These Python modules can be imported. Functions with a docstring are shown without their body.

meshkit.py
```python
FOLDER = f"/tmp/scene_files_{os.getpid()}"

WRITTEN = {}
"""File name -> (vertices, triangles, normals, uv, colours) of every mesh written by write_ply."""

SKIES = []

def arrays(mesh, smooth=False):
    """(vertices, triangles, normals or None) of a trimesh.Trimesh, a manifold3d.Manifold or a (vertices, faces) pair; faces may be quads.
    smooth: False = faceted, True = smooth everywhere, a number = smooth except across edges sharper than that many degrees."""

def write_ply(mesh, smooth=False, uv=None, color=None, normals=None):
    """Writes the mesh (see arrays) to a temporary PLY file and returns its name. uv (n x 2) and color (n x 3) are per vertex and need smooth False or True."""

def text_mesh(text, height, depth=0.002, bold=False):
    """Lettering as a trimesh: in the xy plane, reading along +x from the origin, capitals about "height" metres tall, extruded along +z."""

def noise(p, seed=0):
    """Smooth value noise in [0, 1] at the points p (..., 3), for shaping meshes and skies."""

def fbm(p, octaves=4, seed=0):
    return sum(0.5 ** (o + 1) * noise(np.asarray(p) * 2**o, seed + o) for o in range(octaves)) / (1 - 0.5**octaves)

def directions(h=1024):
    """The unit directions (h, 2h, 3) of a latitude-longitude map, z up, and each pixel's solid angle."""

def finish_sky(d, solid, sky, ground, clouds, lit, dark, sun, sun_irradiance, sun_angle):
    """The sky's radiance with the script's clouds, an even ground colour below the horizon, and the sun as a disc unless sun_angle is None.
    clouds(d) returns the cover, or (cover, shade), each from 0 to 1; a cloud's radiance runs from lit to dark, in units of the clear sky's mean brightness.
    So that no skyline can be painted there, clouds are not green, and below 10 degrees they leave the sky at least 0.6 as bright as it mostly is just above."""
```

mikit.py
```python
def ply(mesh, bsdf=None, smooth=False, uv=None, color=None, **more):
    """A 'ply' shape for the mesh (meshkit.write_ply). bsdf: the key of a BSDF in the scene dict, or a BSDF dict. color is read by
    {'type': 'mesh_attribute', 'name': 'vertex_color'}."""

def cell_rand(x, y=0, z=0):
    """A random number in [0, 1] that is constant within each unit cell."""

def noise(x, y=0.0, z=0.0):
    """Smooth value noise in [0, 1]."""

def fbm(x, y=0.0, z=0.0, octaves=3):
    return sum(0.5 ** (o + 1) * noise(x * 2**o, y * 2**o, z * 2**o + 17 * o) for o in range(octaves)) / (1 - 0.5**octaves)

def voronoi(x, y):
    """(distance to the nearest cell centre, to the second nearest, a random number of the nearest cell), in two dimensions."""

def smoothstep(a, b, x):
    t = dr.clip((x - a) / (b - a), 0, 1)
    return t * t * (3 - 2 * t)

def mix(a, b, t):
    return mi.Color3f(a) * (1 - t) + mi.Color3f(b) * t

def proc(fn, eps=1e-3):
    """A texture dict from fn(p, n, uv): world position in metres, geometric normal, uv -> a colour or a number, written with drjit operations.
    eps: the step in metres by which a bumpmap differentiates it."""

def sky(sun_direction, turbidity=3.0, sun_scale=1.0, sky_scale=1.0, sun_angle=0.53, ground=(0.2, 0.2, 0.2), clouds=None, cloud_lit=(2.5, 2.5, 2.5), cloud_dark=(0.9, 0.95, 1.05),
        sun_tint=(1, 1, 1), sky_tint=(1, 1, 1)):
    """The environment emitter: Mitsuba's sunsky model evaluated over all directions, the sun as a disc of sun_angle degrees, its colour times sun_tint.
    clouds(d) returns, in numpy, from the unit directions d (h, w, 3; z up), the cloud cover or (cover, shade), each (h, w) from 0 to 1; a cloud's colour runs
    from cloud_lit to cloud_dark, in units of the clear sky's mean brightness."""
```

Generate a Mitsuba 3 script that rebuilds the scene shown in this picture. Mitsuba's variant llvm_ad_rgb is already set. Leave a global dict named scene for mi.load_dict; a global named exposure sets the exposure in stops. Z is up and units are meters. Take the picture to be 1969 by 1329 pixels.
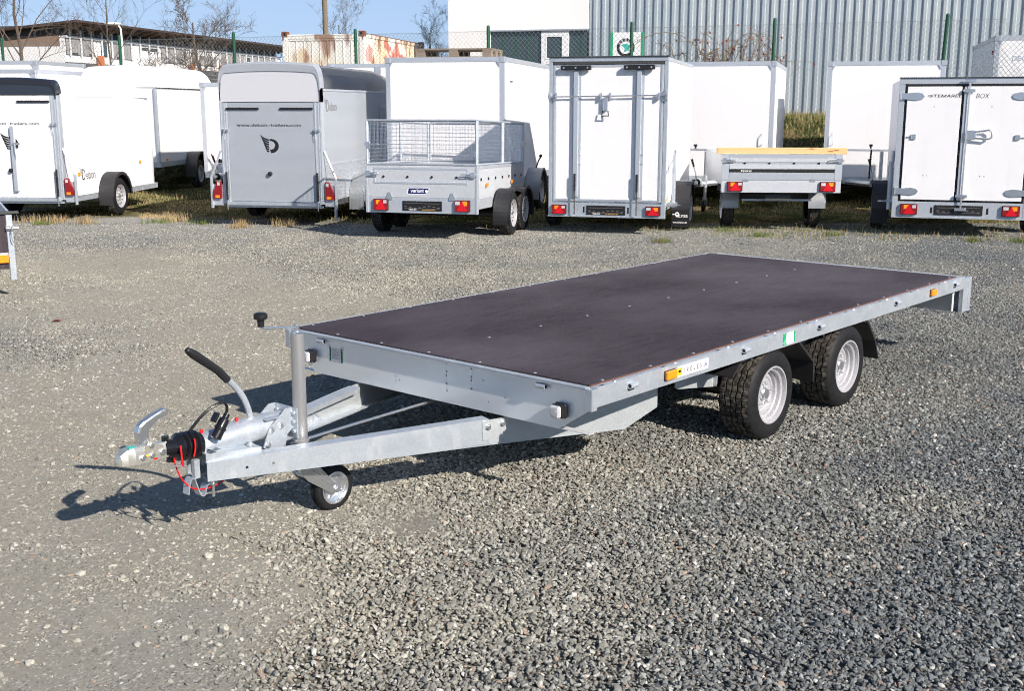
import math, random
import numpy as np
import trimesh
import drjit as dr
import mitsuba as mi
import mikit, meshkit
from shapely.geometry import Polygon, Point, LineString, box as sbox
from shapely import affinity
from shapely.ops import unary_union
T = mi.ScalarTransform4f
rng = np.random.default_rng(7)
random.seed(7)
scene, labels = {}, {}

# ------------------------------------------------------------------ camera, sky, exposure
CAM_H, PITCH, F_PX, W_PX = 1.70, 0.2066, 2196.0, 1969.0
scene['camera'] = {'type': 'perspective', 'fov': math.degrees(2 * math.atan(W_PX / 2 / F_PX)), 'fov_axis': 'x', 'near_clip': 0.05, 'far_clip': 2000.0,
                   'to_world': T().look_at(origin=[0, 0, CAM_H], target=[0, math.cos(PITCH), CAM_H - math.sin(PITCH)], up=[0, 0, 1])}
SUN = (0.562, -0.647, 0.515)
scene['daylight'] = mikit.sky(SUN, turbidity=3.0, sky_scale=0.58, sun_scale=1.0, ground=(0.2, 0.2, 0.19), sun_tint=(0.86, 0.99, 1.32), sky_tint=(0.98, 1.0, 1.12),
                              clouds=lambda d: (0.75 * np.exp(-np.maximum(d[..., 2], 0) / 0.13) * (0.75 + 0.5 * meshkit.fbm(d * [5, 5, 26], 4, 2)), 0.0), cloud_lit=(2.1, 2.85, 4.3))
exposure = 2.45

# ------------------------------------------------------------------ helpers: meshes
class MB:
    """collects triangles of one part"""
    def __init__(s): s.m = []
    def add(s, m): s.m.append(m); return s
    def get(s): return trimesh.util.concatenate(s.m) if len(s.m) > 1 else s.m[0].copy()
    def bx(s, x0, x1, y0, y1, z0, z1, ch=0.0):
        s.m.append(cbox(x0, x1, y0, y1, z0, z1, ch)); return s
    def cyl(s, p0, p1, r, n=16, r1=None):
        s.m.append(tube([p0, p1], [r, r if r1 is None else r1], n)); return s
    def tube(s, pts, r, n=8): s.m.append(tube(pts, r, n)); return s
    def prism(s, poly, o, xd, yd, d): s.m.append(prism(poly, o, xd, yd, d)); return s
    def lathe(s, prof, o, ax, n=32): s.m.append(lathe(prof, o, ax, n)); return s
    def ball(s, c, r, sub=2, sc=(1, 1, 1)):
        m = trimesh.creation.icosphere(sub, 1.0); m.apply_scale([r * k for k in sc]); m.apply_translation(c); s.m.append(m); return s

_CH = {}
def cbox(x0, x1, y0, y1, z0, z1, ch=0.0):
    c = np.array([(x0 + x1) / 2, (y0 + y1) / 2, (z0 + z1) / 2]); h = np.abs(np.array([x1 - x0, y1 - y0, z1 - z0])) / 2
    if ch <= 0 or ch >= h.min() * 0.98:
        m = trimesh.creation.box(extents=2 * h); m.apply_translation(c); return m
    sg = np.array([[a, b, d] for a in (-1, 1) for b in (-1, 1) for d in (-1, 1)], float)
    if 'f' not in _CH:
        v = np.vstack([sg * np.where(np.arange(3) == k, 1.0, 0.8) for k in range(3)])
        hull = trimesh.convex.convex_hull(trimesh.Trimesh(v, process=False)) if False else trimesh.points.PointCloud(v).convex_hull
        idx = [int(np.argmin(((v - q) ** 2).sum(1))) for q in hull.vertices]
        _CH['f'] = np.array(idx)[hull.faces]
    v = np.vstack([sg * np.where(np.arange(3) == k, h, h - ch) for k in range(3)]) + c
    return trimesh.Trimesh(v, _CH['f'], process=False)

def tube(pts, r, n=8, caps=True):
    p = np.asarray(pts, float); k = len(p)
    r = np.broadcast_to(np.asarray(r, float), (k,))
    t = np.gradient(p, axis=0); t /= np.linalg.norm(t, axis=1, keepdims=True) + 1e-12
    a = np.cross(t[0], [0, 0, 1.0] if abs(t[0][2]) < 0.9 else [1.0, 0, 0]); a /= np.linalg.norm(a)
    A = [a]
    for i in range(1, k):
        a = A[-1] - t[i] * (A[-1] @ t[i]); a /= np.linalg.norm(a) + 1e-12; A.append(a)
    A = np.array(A); B = np.cross(t, A); ang = np.arange(n) * 2 * np.pi / n
    v = p[:, None] + r[:, None, None] * (np.cos(ang)[None, :, None] * A[:, None] + np.sin(ang)[None, :, None] * B[:, None])
    v = v.reshape(-1, 3); f = []
    i, j = np.meshgrid(np.arange(k - 1), np.arange(n), indexing='ij')
    q = np.stack([i * n + j, i * n + (j + 1) % n, (i + 1) * n + (j + 1) % n, (i + 1) * n + j], -1).reshape(-1, 4)
    f = np.vstack([q[:, [0, 1, 2]], q[:, [0, 2, 3]]])
    if caps:
        v = np.vstack([v, p[0], p[-1]]); jj = np.arange(n)
        f = np.vstack([f, np.stack([(jj + 1) % n, jj, jj * 0 + k * n], 1), np.stack([jj + (k - 1) * n, (jj + 1) % n + (k - 1) * n, jj * 0 + k * n + 1], 1)])
    return trimesh.Trimesh(v, f, process=False)

def prism(poly, o, xd, yd, d):
    """polygon in the plane (o; xd, yd) extruded by d along xd x yd"""
    if not hasattr(poly, 'geom_type'): poly = Polygon(poly)
    xd = np.asarray(xd, float); xd = xd / np.linalg.norm(xd); yd = np.asarray(yd, float); yd = yd / np.linalg.norm(yd)
    M = np.eye(4); M[:3, 0], M[:3, 1], M[:3, 2], M[:3, 3] = xd, yd, np.cross(xd, yd), o
    ms = [trimesh.creation.extrude_polygon(g, d, engine='earcut') for g in getattr(poly, 'geoms', [poly]) if g.area > 0]
    m = trimesh.util.concatenate(ms); m.apply_transform(M); return m

def lathe(prof, o, ax, n=32):
    """profile of (radius, height along ax)"""
    ax = np.asarray(ax, float); ax = ax / np.linalg.norm(ax)
    a = np.cross(ax, [0, 0, 1.0] if abs(ax[2]) < 0.9 else [1.0, 0, 0]); a /= np.linalg.norm(a); b = np.cross(ax, a)
    ang = np.arange(n) * 2 * np.pi / n; pr = np.asarray(prof, float); k = len(pr)
    ring = np.cos(ang)[:, None] * a + np.sin(ang)[:, None] * b
    v = (np.asarray(o, float) + pr[:, None, :1] * ring[None] + pr[:, None, 1:] * ax).reshape(-1, 3)
    i, j = np.meshgrid(np.arange(k - 1), np.arange(n), indexing='ij')
    q = np.stack([i * n + j, i * n + (j + 1) % n, (i + 1) * n + (j + 1) % n, (i + 1) * n + j], -1).reshape(-1, 4)
    return trimesh.Trimesh(v, np.vstack([q[:, [0, 1, 2]], q[:, [0, 2, 3]]]), process=False)

def arc(c, r, a0, a1, n=10):
    t = np.radians(np.linspace(a0, a1, n)); return [(c[0] + r * math.cos(x), c[1] + r * math.sin(x)) for x in t]

def bez(P, n=16):
    P = np.asarray(P, float); t = np.linspace(0, 1, n)[:, None]
    if len(P) == 3: return (1 - t) ** 2 * P[0] + 2 * t * (1 - t) * P[1] + t ** 2 * P[2]
    return (1 - t) ** 3 * P[0] + 3 * t * (1 - t) ** 2 * P[1] + 3 * t ** 2 * (1 - t) * P[2] + t ** 3 * P[3]

def frame(o, xd):
    x = np.array([xd[0], xd[1], 0.0]); x /= np.linalg.norm(x); M = np.eye(4)
    M[:3, 0] = x; M[:3, 1] = np.cross([0, 0, 1.0], x); M[:3, 2] = [0, 0, 1]; M[:3, 3] = o; return M

def rotx(deg):
    a = math.radians(deg); M = np.eye(4); M[1:3, 1:3] = [[math.cos(a), -math.sin(a)], [math.sin(a), math.cos(a)]]; return M

# ------------------------------------------------------------------ helpers: scene entries
_used = {}
def new(key):
    n = _used.get(key, 0); _used[key] = n + 1
    return key if n == 0 else f'{key}_{n:03d}'

def put(key, mb, mat, M=None, smooth=30, **kw):
    key = new(key)
    m = mb.get() if isinstance(mb, MB) else mb.copy()
    if M is not None: m.apply_transform(M)
    scene[key] = mikit.ply(m, mat, smooth=smooth, **kw); return key

def puts(key, mb, mat, M=None, smooth=30):
    _used[key] = _used.get(key, 1); m = mb.get() if isinstance(mb, MB) else mb.copy()
    if M is not None: m.apply_transform(M)
    scene[key] = mikit.ply(m, mat, smooth=smooth); return key

def thing(name, label, cat, group=None):
    key = new(name); labels[key] = {'label': label, 'category': cat}
    if group: labels[key]['group'] = group
    return key

def struct(name): labels[name] = {'kind': 'structure'}

def text(s, h, o, xd, yd, sx=1.0, bold=False, slant=0.0, depth=0.0015, center=True):
    m = meshkit.text_mesh(s, h, depth, bold)
    v = m.vertices.copy(); v[:, 0] = v[:, 0] * sx + slant * v[:, 1]
    if center: v[:, 0] -= (v[:, 0].max() + v[:, 0].min()) / 2
    m.vertices = v
    xd = np.asarray(xd, float); xd = xd / np.linalg.norm(xd); yd = np.asarray(yd, float); yd = yd / np.linalg.norm(yd)
    M = np.eye(4); M[:3, 0], M[:3, 1], M[:3, 2], M[:3, 3] = xd, yd, np.cross(xd, yd), o
    m.apply_transform(M); return m

# ------------------------------------------------------------------ materials
def mat(name, base, rough=0.5, metal=0.0, **k):
    b = base if isinstance(base, dict) else {'type': 'rgb', 'value': list(base)}
    d = {'type': 'principled', 'base_color': b, 'roughness': rough, 'metallic': metal, **k}
    scene[name] = {'type': 'twosided', 'bsdf': d}
    return name

N, FB, SS, MIX = mikit.noise, mikit.fbm, mikit.smoothstep, mikit.mix

def galv_fn(p, n, uv):
    a = FB(p.x * 9, p.y * 9, p.z * 14, 3)
    d, e, r = mikit.voronoi((p.x + p.y * 0.37) * 120, (p.z - p.y * 0.81) * 120)
    w = SS(0.58, 0.74, FB(p.x * 22 + 5, p.y * 22, p.z * 7, 3)); g = FB(p.x * 150, p.y * 150, p.z * 150, 2)
    c = MIX((0.44, 0.49, 0.54), (0.58, 0.63, 0.68), a) * (0.90 + 0.08 * r + 0.13 * g)
    return MIX(c, (0.78, 0.80, 0.82), w * 0.28)
mat('steel_galvanised', mikit.proc(galv_fn), 0.42, 0.55)
def plate_fn(p, n, uv):
    a = FB(p.x * 4, p.y * 4, p.z * 5, 4)
    return MIX((0.74, 0.77, 0.79), (0.86, 0.88, 0.89), a)
mat('steel_sheet', mikit.proc(plate_fn), 0.34, 0.35)
def arm_fn(p, n, uv):
    return MIX((0.45, 0.49, 0.51), (0.55, 0.59, 0.61), FB(p.x * 6, p.y * 6, p.z * 9, 4)) * (0.92 + 0.16 * FB(p.x * 140, p.y * 140, p.z * 140, 2))
mat('steel_arm', mikit.proc(arm_fn), 0.42, 0.45)
mat('zinc', (0.72, 0.74, 0.76), 0.28, 0.9)
mat('zinc_yellow', (0.70, 0.68, 0.60), 0.34, 0.75)
mat('steel_tube', (0.52, 0.52, 0.52), 0.34, 0.7)
mat('aluminium', (0.52, 0.56, 0.61), 0.38, 0.45)
mat('aluminium_shade', (0.44, 0.48, 0.53), 0.42, 0.45)
def deck_fn(p, n, uv):
    c, s = math.cos(3.9958), math.sin(3.9958)
    u, v = p.x * c + p.y * s, p.x * s - p.y * c
    big = FB(u * 1.3 + 3, v * 1.7, 0.0, 4)
    streak = FB(u * 9.0, v * 40, 0.0, 3)
    fine = FB(u * 160, v * 420, 0.0, 2)
    spots = SS(0.82, 0.9, N(u * 26, v * 60))
    dust = 0.14 + SS(0.2, 0.85, big) * 0.46 + 0.20 * (streak - 0.5) + 0.30 * (fine - 0.5) + 0.10 * spots
    return MIX((0.026, 0.0170, 0.0210), (0.110, 0.096, 0.108), dr.clip(dust, 0.0, 1.0))
mat('phenolic_board', mikit.proc(deck_fn), 0.6, 0.0, specular=0.22)
mat('board_edge', (0.13, 0.062, 0.045), 0.6)
mat('bolt_dull', (0.36, 0.36, 0.38), 0.5, 0.5)
def tyre_fn(p, n, uv):
    a = FB(p.x * 40, p.y * 40, p.z * 40, 3)
    return MIX((0.0065, 0.007, 0.009), (0.018, 0.018, 0.019), a)
mat('tyre_rubber', mikit.proc(tyre_fn), 0.6, 0.0, specular=0.25)
def tread_fn(p, n, uv):
    a = FB(p.x * 60, p.y * 60, p.z * 60, 3)
    return MIX((0.022, 0.021, 0.020), (0.105, 0.096, 0.082), SS(0.3, 0.7, a))
mat('tyre_tread', mikit.proc(tread_fn), 0.9, 0.0, specular=0.2)
mat('rim_paint', (0.42, 0.42, 0.44), 0.40, 0.25)
mat('black_plastic', (0.014, 0.014, 0.016), 0.42)
mat('black_gloss', (0.010, 0.010, 0.012), 0.22, 0.0, specular=0.6)
mat('fender_black', (0.020, 0.020, 0.023), 0.48)
mat('fender_grey', (0.33, 0.35, 0.37), 0.35, 0.4)
def white_fn(p, n, uv):
    a = FB(p.x * 1.3, p.y * 1.3, p.z * 2.5, 3)
    s = SS(0.55, 0.9, FB(p.x * 14, p.y * 14, p.z * 1.2, 3))
    return MIX((0.80, 0.80, 0.82), (0.74, 0.745, 0.76), a * 0.5 + 0.5 * s)
mat('white_panel', mikit.proc(white_fn), 0.38)
mat('white_shell', (0.82, 0.82, 0.84), 0.22, 0.0, clearcoat=0.4)
mat('white_plain', (0.80, 0.80, 0.80), 0.45)
def silv_fn(p, n, uv):
    a = FB(p.x * 0.7, p.y * 0.7, p.z * 6.0, 3)
    return MIX((0.36, 0.395, 0.44), (0.41, 0.445, 0.49), a)
mat('silver_panel', mikit.proc(silv_fn), 0.40, 0.2)
mat('board_grey', (0.52, 0.545, 0.58), 0.42, 0.2)
mat('silver_hood', (0.60, 0.605, 0.64), 0.32, 0.15)
mat('roof_dark', (0.016, 0.020, 0.032), 0.10, 0.0, clearcoat=1.0, clearcoat_gloss=0.95)
mat('lens_red', (0.24, 0.006, 0.012), 0.16, 0.0, clearcoat=0.8)
mat('lens_amber', (0.85, 0.28, 0.010), 0.18, 0.0, clearcoat=0.8)
mat('lens_clear', (0.62, 0.62, 0.64), 0.12, 0.2, clearcoat=1.0)
mat('reflector_red', (0.60, 0.006, 0.016), 0.30)
mat('print_black', (0.010, 0.010, 0.011), 0.5)
mat('print_grey', (0.16, 0.16, 0.17), 0.5)
mat('print_orange', (0.80, 0.36, 0.02), 0.5)
mat('print_white', (0.82, 0.82, 0.82), 0.5)
mat('print_yellow', (0.86, 0.52, 0.015), 0.5)
mat('print_lavender', (0.62, 0.62, 0.74), 0.5)
mat('print_green', (0.012, 0.33, 0.15), 0.5)
mat('print_darkgreen', (0.010, 0.12, 0.055), 0.5)
mat('print_blue', (0.012, 0.018, 0.11), 0.45)
mat('print_teal', (0.05, 0.42, 0.36), 0.5)
mat('red_plastic', (0.62, 0.010, 0.014), 0.35)
def pine_fn(p, n, uv):
    g = FB(p.x * 1.6 + 9, p.y * 3.0, p.z * 60, 3)
    d, e, r = mikit.voronoi(p.x * 2.2, p.z * 9.0)
    return MIX(MIX((0.76, 0.53, 0.27), (0.62, 0.38, 0.16), g), (0.36, 0.15, 0.05), SS(0.12, 0.05, d))
mat('pine', mikit.proc(pine_fn), 0.6)
def pallet_fn(p, n, uv):
    g = FB(p.x * 5, p.y * 5, p.z * 40, 3)
    return MIX((0.10, 0.082, 0.065), (0.25, 0.205, 0.16), g)
mat('old_wood', mikit.proc(pallet_fn), 0.85)
mat('bark', (0.115, 0.090, 0.070), 0.9)
mat('bark_pale', (0.20, 0.165, 0.115), 0.9)
mat('twig_brown', (0.15, 0.095, 0.06), 0.9)
mat('rosehip', (0.26, 0.022, 0.015), 0.4)
mat('twig_dark', (0.035, 0.032, 0.045), 0.8)
mat('leaf_red', (0.22, 0.05, 0.025), 0.7)
mat('dry_leaf', (0.24, 0.12, 0.045), 0.8)
mat('fence_green', (0.010, 0.078, 0.038), 0.45)
mat('wire_grey', (0.30, 0.33, 0.32), 0.5, 0.4)
def hall_fn(p, n, uv):
    a = FB(p.x * 0.8, p.y * 0.8, p.z * 0.3, 3)
    return MIX((0.36, 0.42, 0.46), (0.43, 0.485, 0.525), a)
mat('hall_sheet', mikit.proc(hall_fn), 0.42, 0.25)
mat('hall_sheet_faded', (0.41, 0.462, 0.495), 0.5, 0.2)
def render_fn(p, n, uv):
    a = FB(p.x * 1.2, p.y * 1.2, p.z * 0.6, 4)
    return MIX((0.74, 0.735, 0.73), (0.80, 0.80, 0.80), a)
mat('white_render', mikit.proc(render_fn), 0.8)
mat('pane_dark', (0.030, 0.050, 0.055), 0.10, 0.0, specular=0.7)
mat('blind_grey', (0.30, 0.295, 0.30), 0.6)
mat('frame_white', (0.74, 0.75, 0.77), 0.4)
mat('eaves_brown', (0.055, 0.036, 0.030), 0.8)
mat('rafter_brown', (0.23, 0.16, 0.12), 0.8)
mat('dark_grey', (0.05, 0.053, 0.055), 0.6)
mat('chimney_orange', (0.55, 0.16, 0.05), 0.7)
def cont_fn(p, n, uv):
    big = FB(p.x * 1.1, p.y * 1.1, p.z * 0.8, 4)
    drip = FB(p.x * 5.0, p.y * 5.0, p.z * 0.9, 4)
    edge = SS(3.15, 3.8, p.z)
    rust = SS(0.56, 0.66, drip * 0.6 + big * 0.4 + 0.09 * edge)
    red = SS(0.55, 0.60, FB(p.x * 3 + 7, p.y * 2.2, p.z * 1.6 + 4, 3)) * SS(-4.35, -3.9, p.x)
    c = MIX((0.72, 0.71, 0.66), (0.66, 0.55, 0.40), SS(0.42, 0.60, big))
    c = MIX(c, (0.46, 0.10, 0.07), red * 0.85)
    return MIX(c, (0.22, 0.085, 0.035), rust * 0.85)
mat('container_paint', mikit.proc(cont_fn), 0.7)
mat('rust', (0.17, 0.065, 0.032), 0.85)
def sack_fn(p, n, uv):
    return MIX((0.66, 0.66, 0.68), (0.78, 0.78, 0.79), FB(p.x * 7, p.y * 7, p.z * 7, 3))
mat('sack_white', mikit.proc(sack_fn), 0.7)

# ------------------------------------------------------------------ ground: packed dirt and loose gravel
# (x, y, how loose the stones lie, how blue-grey rather than dusty they are)
SPOTS = [(-1.39,3.37,.1,.2),(-1.13,3.99,.05,.15),(-1.09,3.2,.1,.25),(-.78,3.23,.35,.2),(-.61,3.37,.9,.12),(-.78,3.76,.3,.15),(-.55,3.99,.8,.1),(-.62,4.54,.45,.15),(-.3,4.67,.7,.25),(-1.71,4.54,.05,.1),
 (-1.17,4.54,.1,.1),(-.32,3.56,.95,.28),(-.21,5.25,.6,.1),(.03,3.99,1,.38),(.41,5.25,.9,.3),(.19,3.37,1,.55),(.91,4.54,1,.8),(1.79,5.25,1,.85),(3.03,7.5,1,.8),(1.42,3.56,1,.95),(1.02,3.37,1,.9),(.69,3.37,1,.8),
 (.81,5.41,1,.45),(.55,4.25,.95,.6),(3.94,11.99,.95,.7),(5.45,13.78,1,.85),(3.37,14.31,.8,.6),(1.36,13.78,.85,.5),(.09,12.82,.9,.35),(-1.01,11.99,.9,.2),(-2.34,13.28,.8,.3),(-4.84,15.5,.85,.55),(-6.25,15.5,.85,.55),
 (-1.83,10.3,.22,.1),(-2.85,10.6,.12,.1),(-4.32,11.99,.15,.1),(-4.42,10.6,.35,.3),(-3.45,8.19,.85,.7),(-2.94,7.84,.45,.35),(-2.73,8.59,.15,.12),(-2.48,9.49,.12,.1),(-2.34,6.78,.1,.05),(-2.38,5.68,.1,.1),(-1.87,7.5,.06,.1),
 (-2.47,8.8,.30,.1),(-.55,14.31,.7,.4),(-3.57,16.91,.8,.6),(-1.11,8.39,.08,.1),(-.41,10.6,.8,.2),(-.54,3.17,1,.15),(-.98,3.56,.1,.2),(-.3,6.6,.5,.2),(.6,7.6,.8,.4),(1.6,7.2,1,.6),(3.5,9.5,1,.75),(-1.2,6.0,.12,.1),(-3.2,9.4,.12,.12),(-1.6,9.2,.08,.1),(-3.4,11.3,.12,.1),(-1.9,8.2,.06,.05),(-3.0,6.9,.2,.2)]

def spots(x, y):
    """(loose, blue) interpolated between the spots; works on numpy arrays and drjit floats"""
    sw, sl, sb = 0.0, 0.0, 0.0
    for a, b, l, c in SPOTS:
        d = (x - a) * (x - a) + (y - b) * (y - b) + (0.07 * b) ** 2
        w = 1.0 / (d * d)
        sw, sl, sb = sw + w, sl + w * l, sb + w * c
    return sl / sw, sb / sw

def bank_base(x, y):
    """how far up the bank towards the fence, 0 to 1 (numpy)"""
    d = y - (26.5 - 0.37 * x)
    t = np.clip((d + 3.6) / 3.2, 0, 1); return t * t * (3 - 2 * t)

def ground_z(x, y):
    l, b = spots(x, y)
    p = np.stack([x, y, 0 * x], -1)
    l = l + 0.75 * (meshkit.fbm(p * 2.6, 3, 3) - 0.5) + 0.25 * (meshkit.fbm(p * 9.0, 2, 9) - 0.5)
    t = np.clip((l - 0.18) / 0.62, 0, 1); t = t * t * (3 - 2 * t)
    z = 0.0100 * (1 - t) - 0.007 * t + 0.004 * (meshkit.fbm(p * 5.0, 2, 5) - 0.5) + 0.003 * (meshkit.fbm(p * 30.0, 2, 6) - 0.5)
    far = np.clip((np.hypot(x, y) - 12) / 10, 0, 1)
    return z + far * 0.05 * (meshkit.fbm(p * 0.5, 2, 8) - 0.5) + 1.47 * bank_base(x, y)

def grid_lines(lo, hi, step, far, grow=1.25):
    c = list(np.arange(lo, hi + 1e-6, step)); s, a, b = step, [], []
    x, st = hi, step
    while x < far: st *= grow; x += st; b.append(x)
    x, st = lo, step
    while x > -far: st *= grow; x -= st; a.append(x)
    return np.array(a[::-1] + c + b)

gx, gy = grid_lines(-4.2, 4.2, 0.03, 420, 1.09), np.concatenate([grid_lines(2.3, 9.5, 0.03, 420, 1.06)])
X, Y = np.meshgrid(gx, gy, indexing='ij')
Z = ground_z(X.ravel(), Y.ravel())
vg = np.stack([X.ravel(), Y.ravel(), Z], 1); ny = len(gy)
i, j = np.meshgrid(np.arange(len(gx) - 1), np.arange(ny - 1), indexing='ij')
q = np.stack([i * ny + j, (i + 1) * ny + j, (i + 1) * ny + j + 1, i * ny + j + 1], -1).reshape(-1, 4)
def ground_fn(p, n, uv):
    l, b = spots(p.x, p.y)
    a = FB(p.x * 3.1, p.y * 3.1, 0.0, 4); f = FB(p.x * 55, p.y * 55, 0.0, 3); g = FB(p.x * 240, p.y * 240, 0.0, 2)
    c = MIX((0.300, 0.284, 0.234), (0.255, 0.255, 0.240), dr.clip(b * 1.2 + (a - 0.5) * 0.8, 0, 1))
    c = MIX(c, (0.345, 0.325, 0.266), SS(0.5, 0.75, a) * (1 - b) * 0.7)
    c = c * (0.72 + 0.26 * f + 0.30 * g)
    d2, e2, r2 = mikit.voronoi(p.x * 62 + 3, p.y * 62)
    c = MIX(c, MIX((0.12, 0.125, 0.13), (0.46, 0.45, 0.42), SS(0.2, 0.5, r2)), SS(0.30, 0.22, d2) * SS(0.62, 0.66, mikit.cell_rand(r2 * 9999.0, 1, 2)) * 0.75)
    # pebbles too far off to be built
    d, e, r = mikit.voronoi(p.x * 34, p.y * 34)
    peb = SS(13.0, 15.5, p.y) * SS(0.48, 0.3, d)
    c = MIX(c, MIX((0.12, 0.125, 0.13), (0.42, 0.42, 0.41), r), peb * 0.8)
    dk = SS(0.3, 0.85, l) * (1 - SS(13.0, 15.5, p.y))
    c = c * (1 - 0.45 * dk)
    # moss and grass roots along the edge of the yard
    vy = p.y + 0.35 * p.x + 2.6 * (FB(p.x * 0.9, p.y * 0.9, 3.0, 3) - 0.5)
    gr = SS(15.6, 17.0, vy)
    h = FB(p.x * 2.2, p.y * 2.2, 5.0, 4); hf = FB(p.x * 22, p.y * 22, 5.0, 3)
    grass = MIX(MIX((0.060, 0.066, 0.028), (0.20, 0.155, 0.085), SS(0.4, 0.62, h)), (0.036, 0.046, 0.017), SS(0.45, 0.65, hf))
    return MIX(c, grass, gr)
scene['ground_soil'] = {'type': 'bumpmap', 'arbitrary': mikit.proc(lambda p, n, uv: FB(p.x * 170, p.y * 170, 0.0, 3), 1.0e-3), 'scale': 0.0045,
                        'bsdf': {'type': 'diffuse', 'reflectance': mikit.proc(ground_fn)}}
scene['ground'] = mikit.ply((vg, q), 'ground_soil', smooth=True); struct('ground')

# one square metre of crushed stone, three variants, laid in a grid as instances
def stone_fn(p, n, uv):
    l, b = spots(p.x, p.y)
    a = FB(p.x * 1.7, p.y * 1.7, 2.0, 3)
    t = uv.x
    blue = dr.clip(b + (a - 0.5) * 0.9, 0, 1)
    c = MIX((0.345, 0.335, 0.284), (0.188, 0.202, 0.204), blue)
    c = c * (0.70 + 0.72 * t * t)
    c = MIX(c, (0.38, 0.26, 0.19), SS(0.955, 0.975, uv.y) * 0.6)
    c = MIX(c, (0.58, 0.57, 0.53), SS(0.055, 0.03, uv.y) * 0.8)
    return MIX(c, (0.085, 0.095, 0.10), SS(0.30, 0.20, uv.y) * SS(0.06, 0.08, uv.y) * 0.6 * blue)
scene['crushed_stone'] = {'type': 'diffuse', 'reflectance': mikit.proc(stone_fn)}
ICO = trimesh.creation.icosphere(0)
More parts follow.
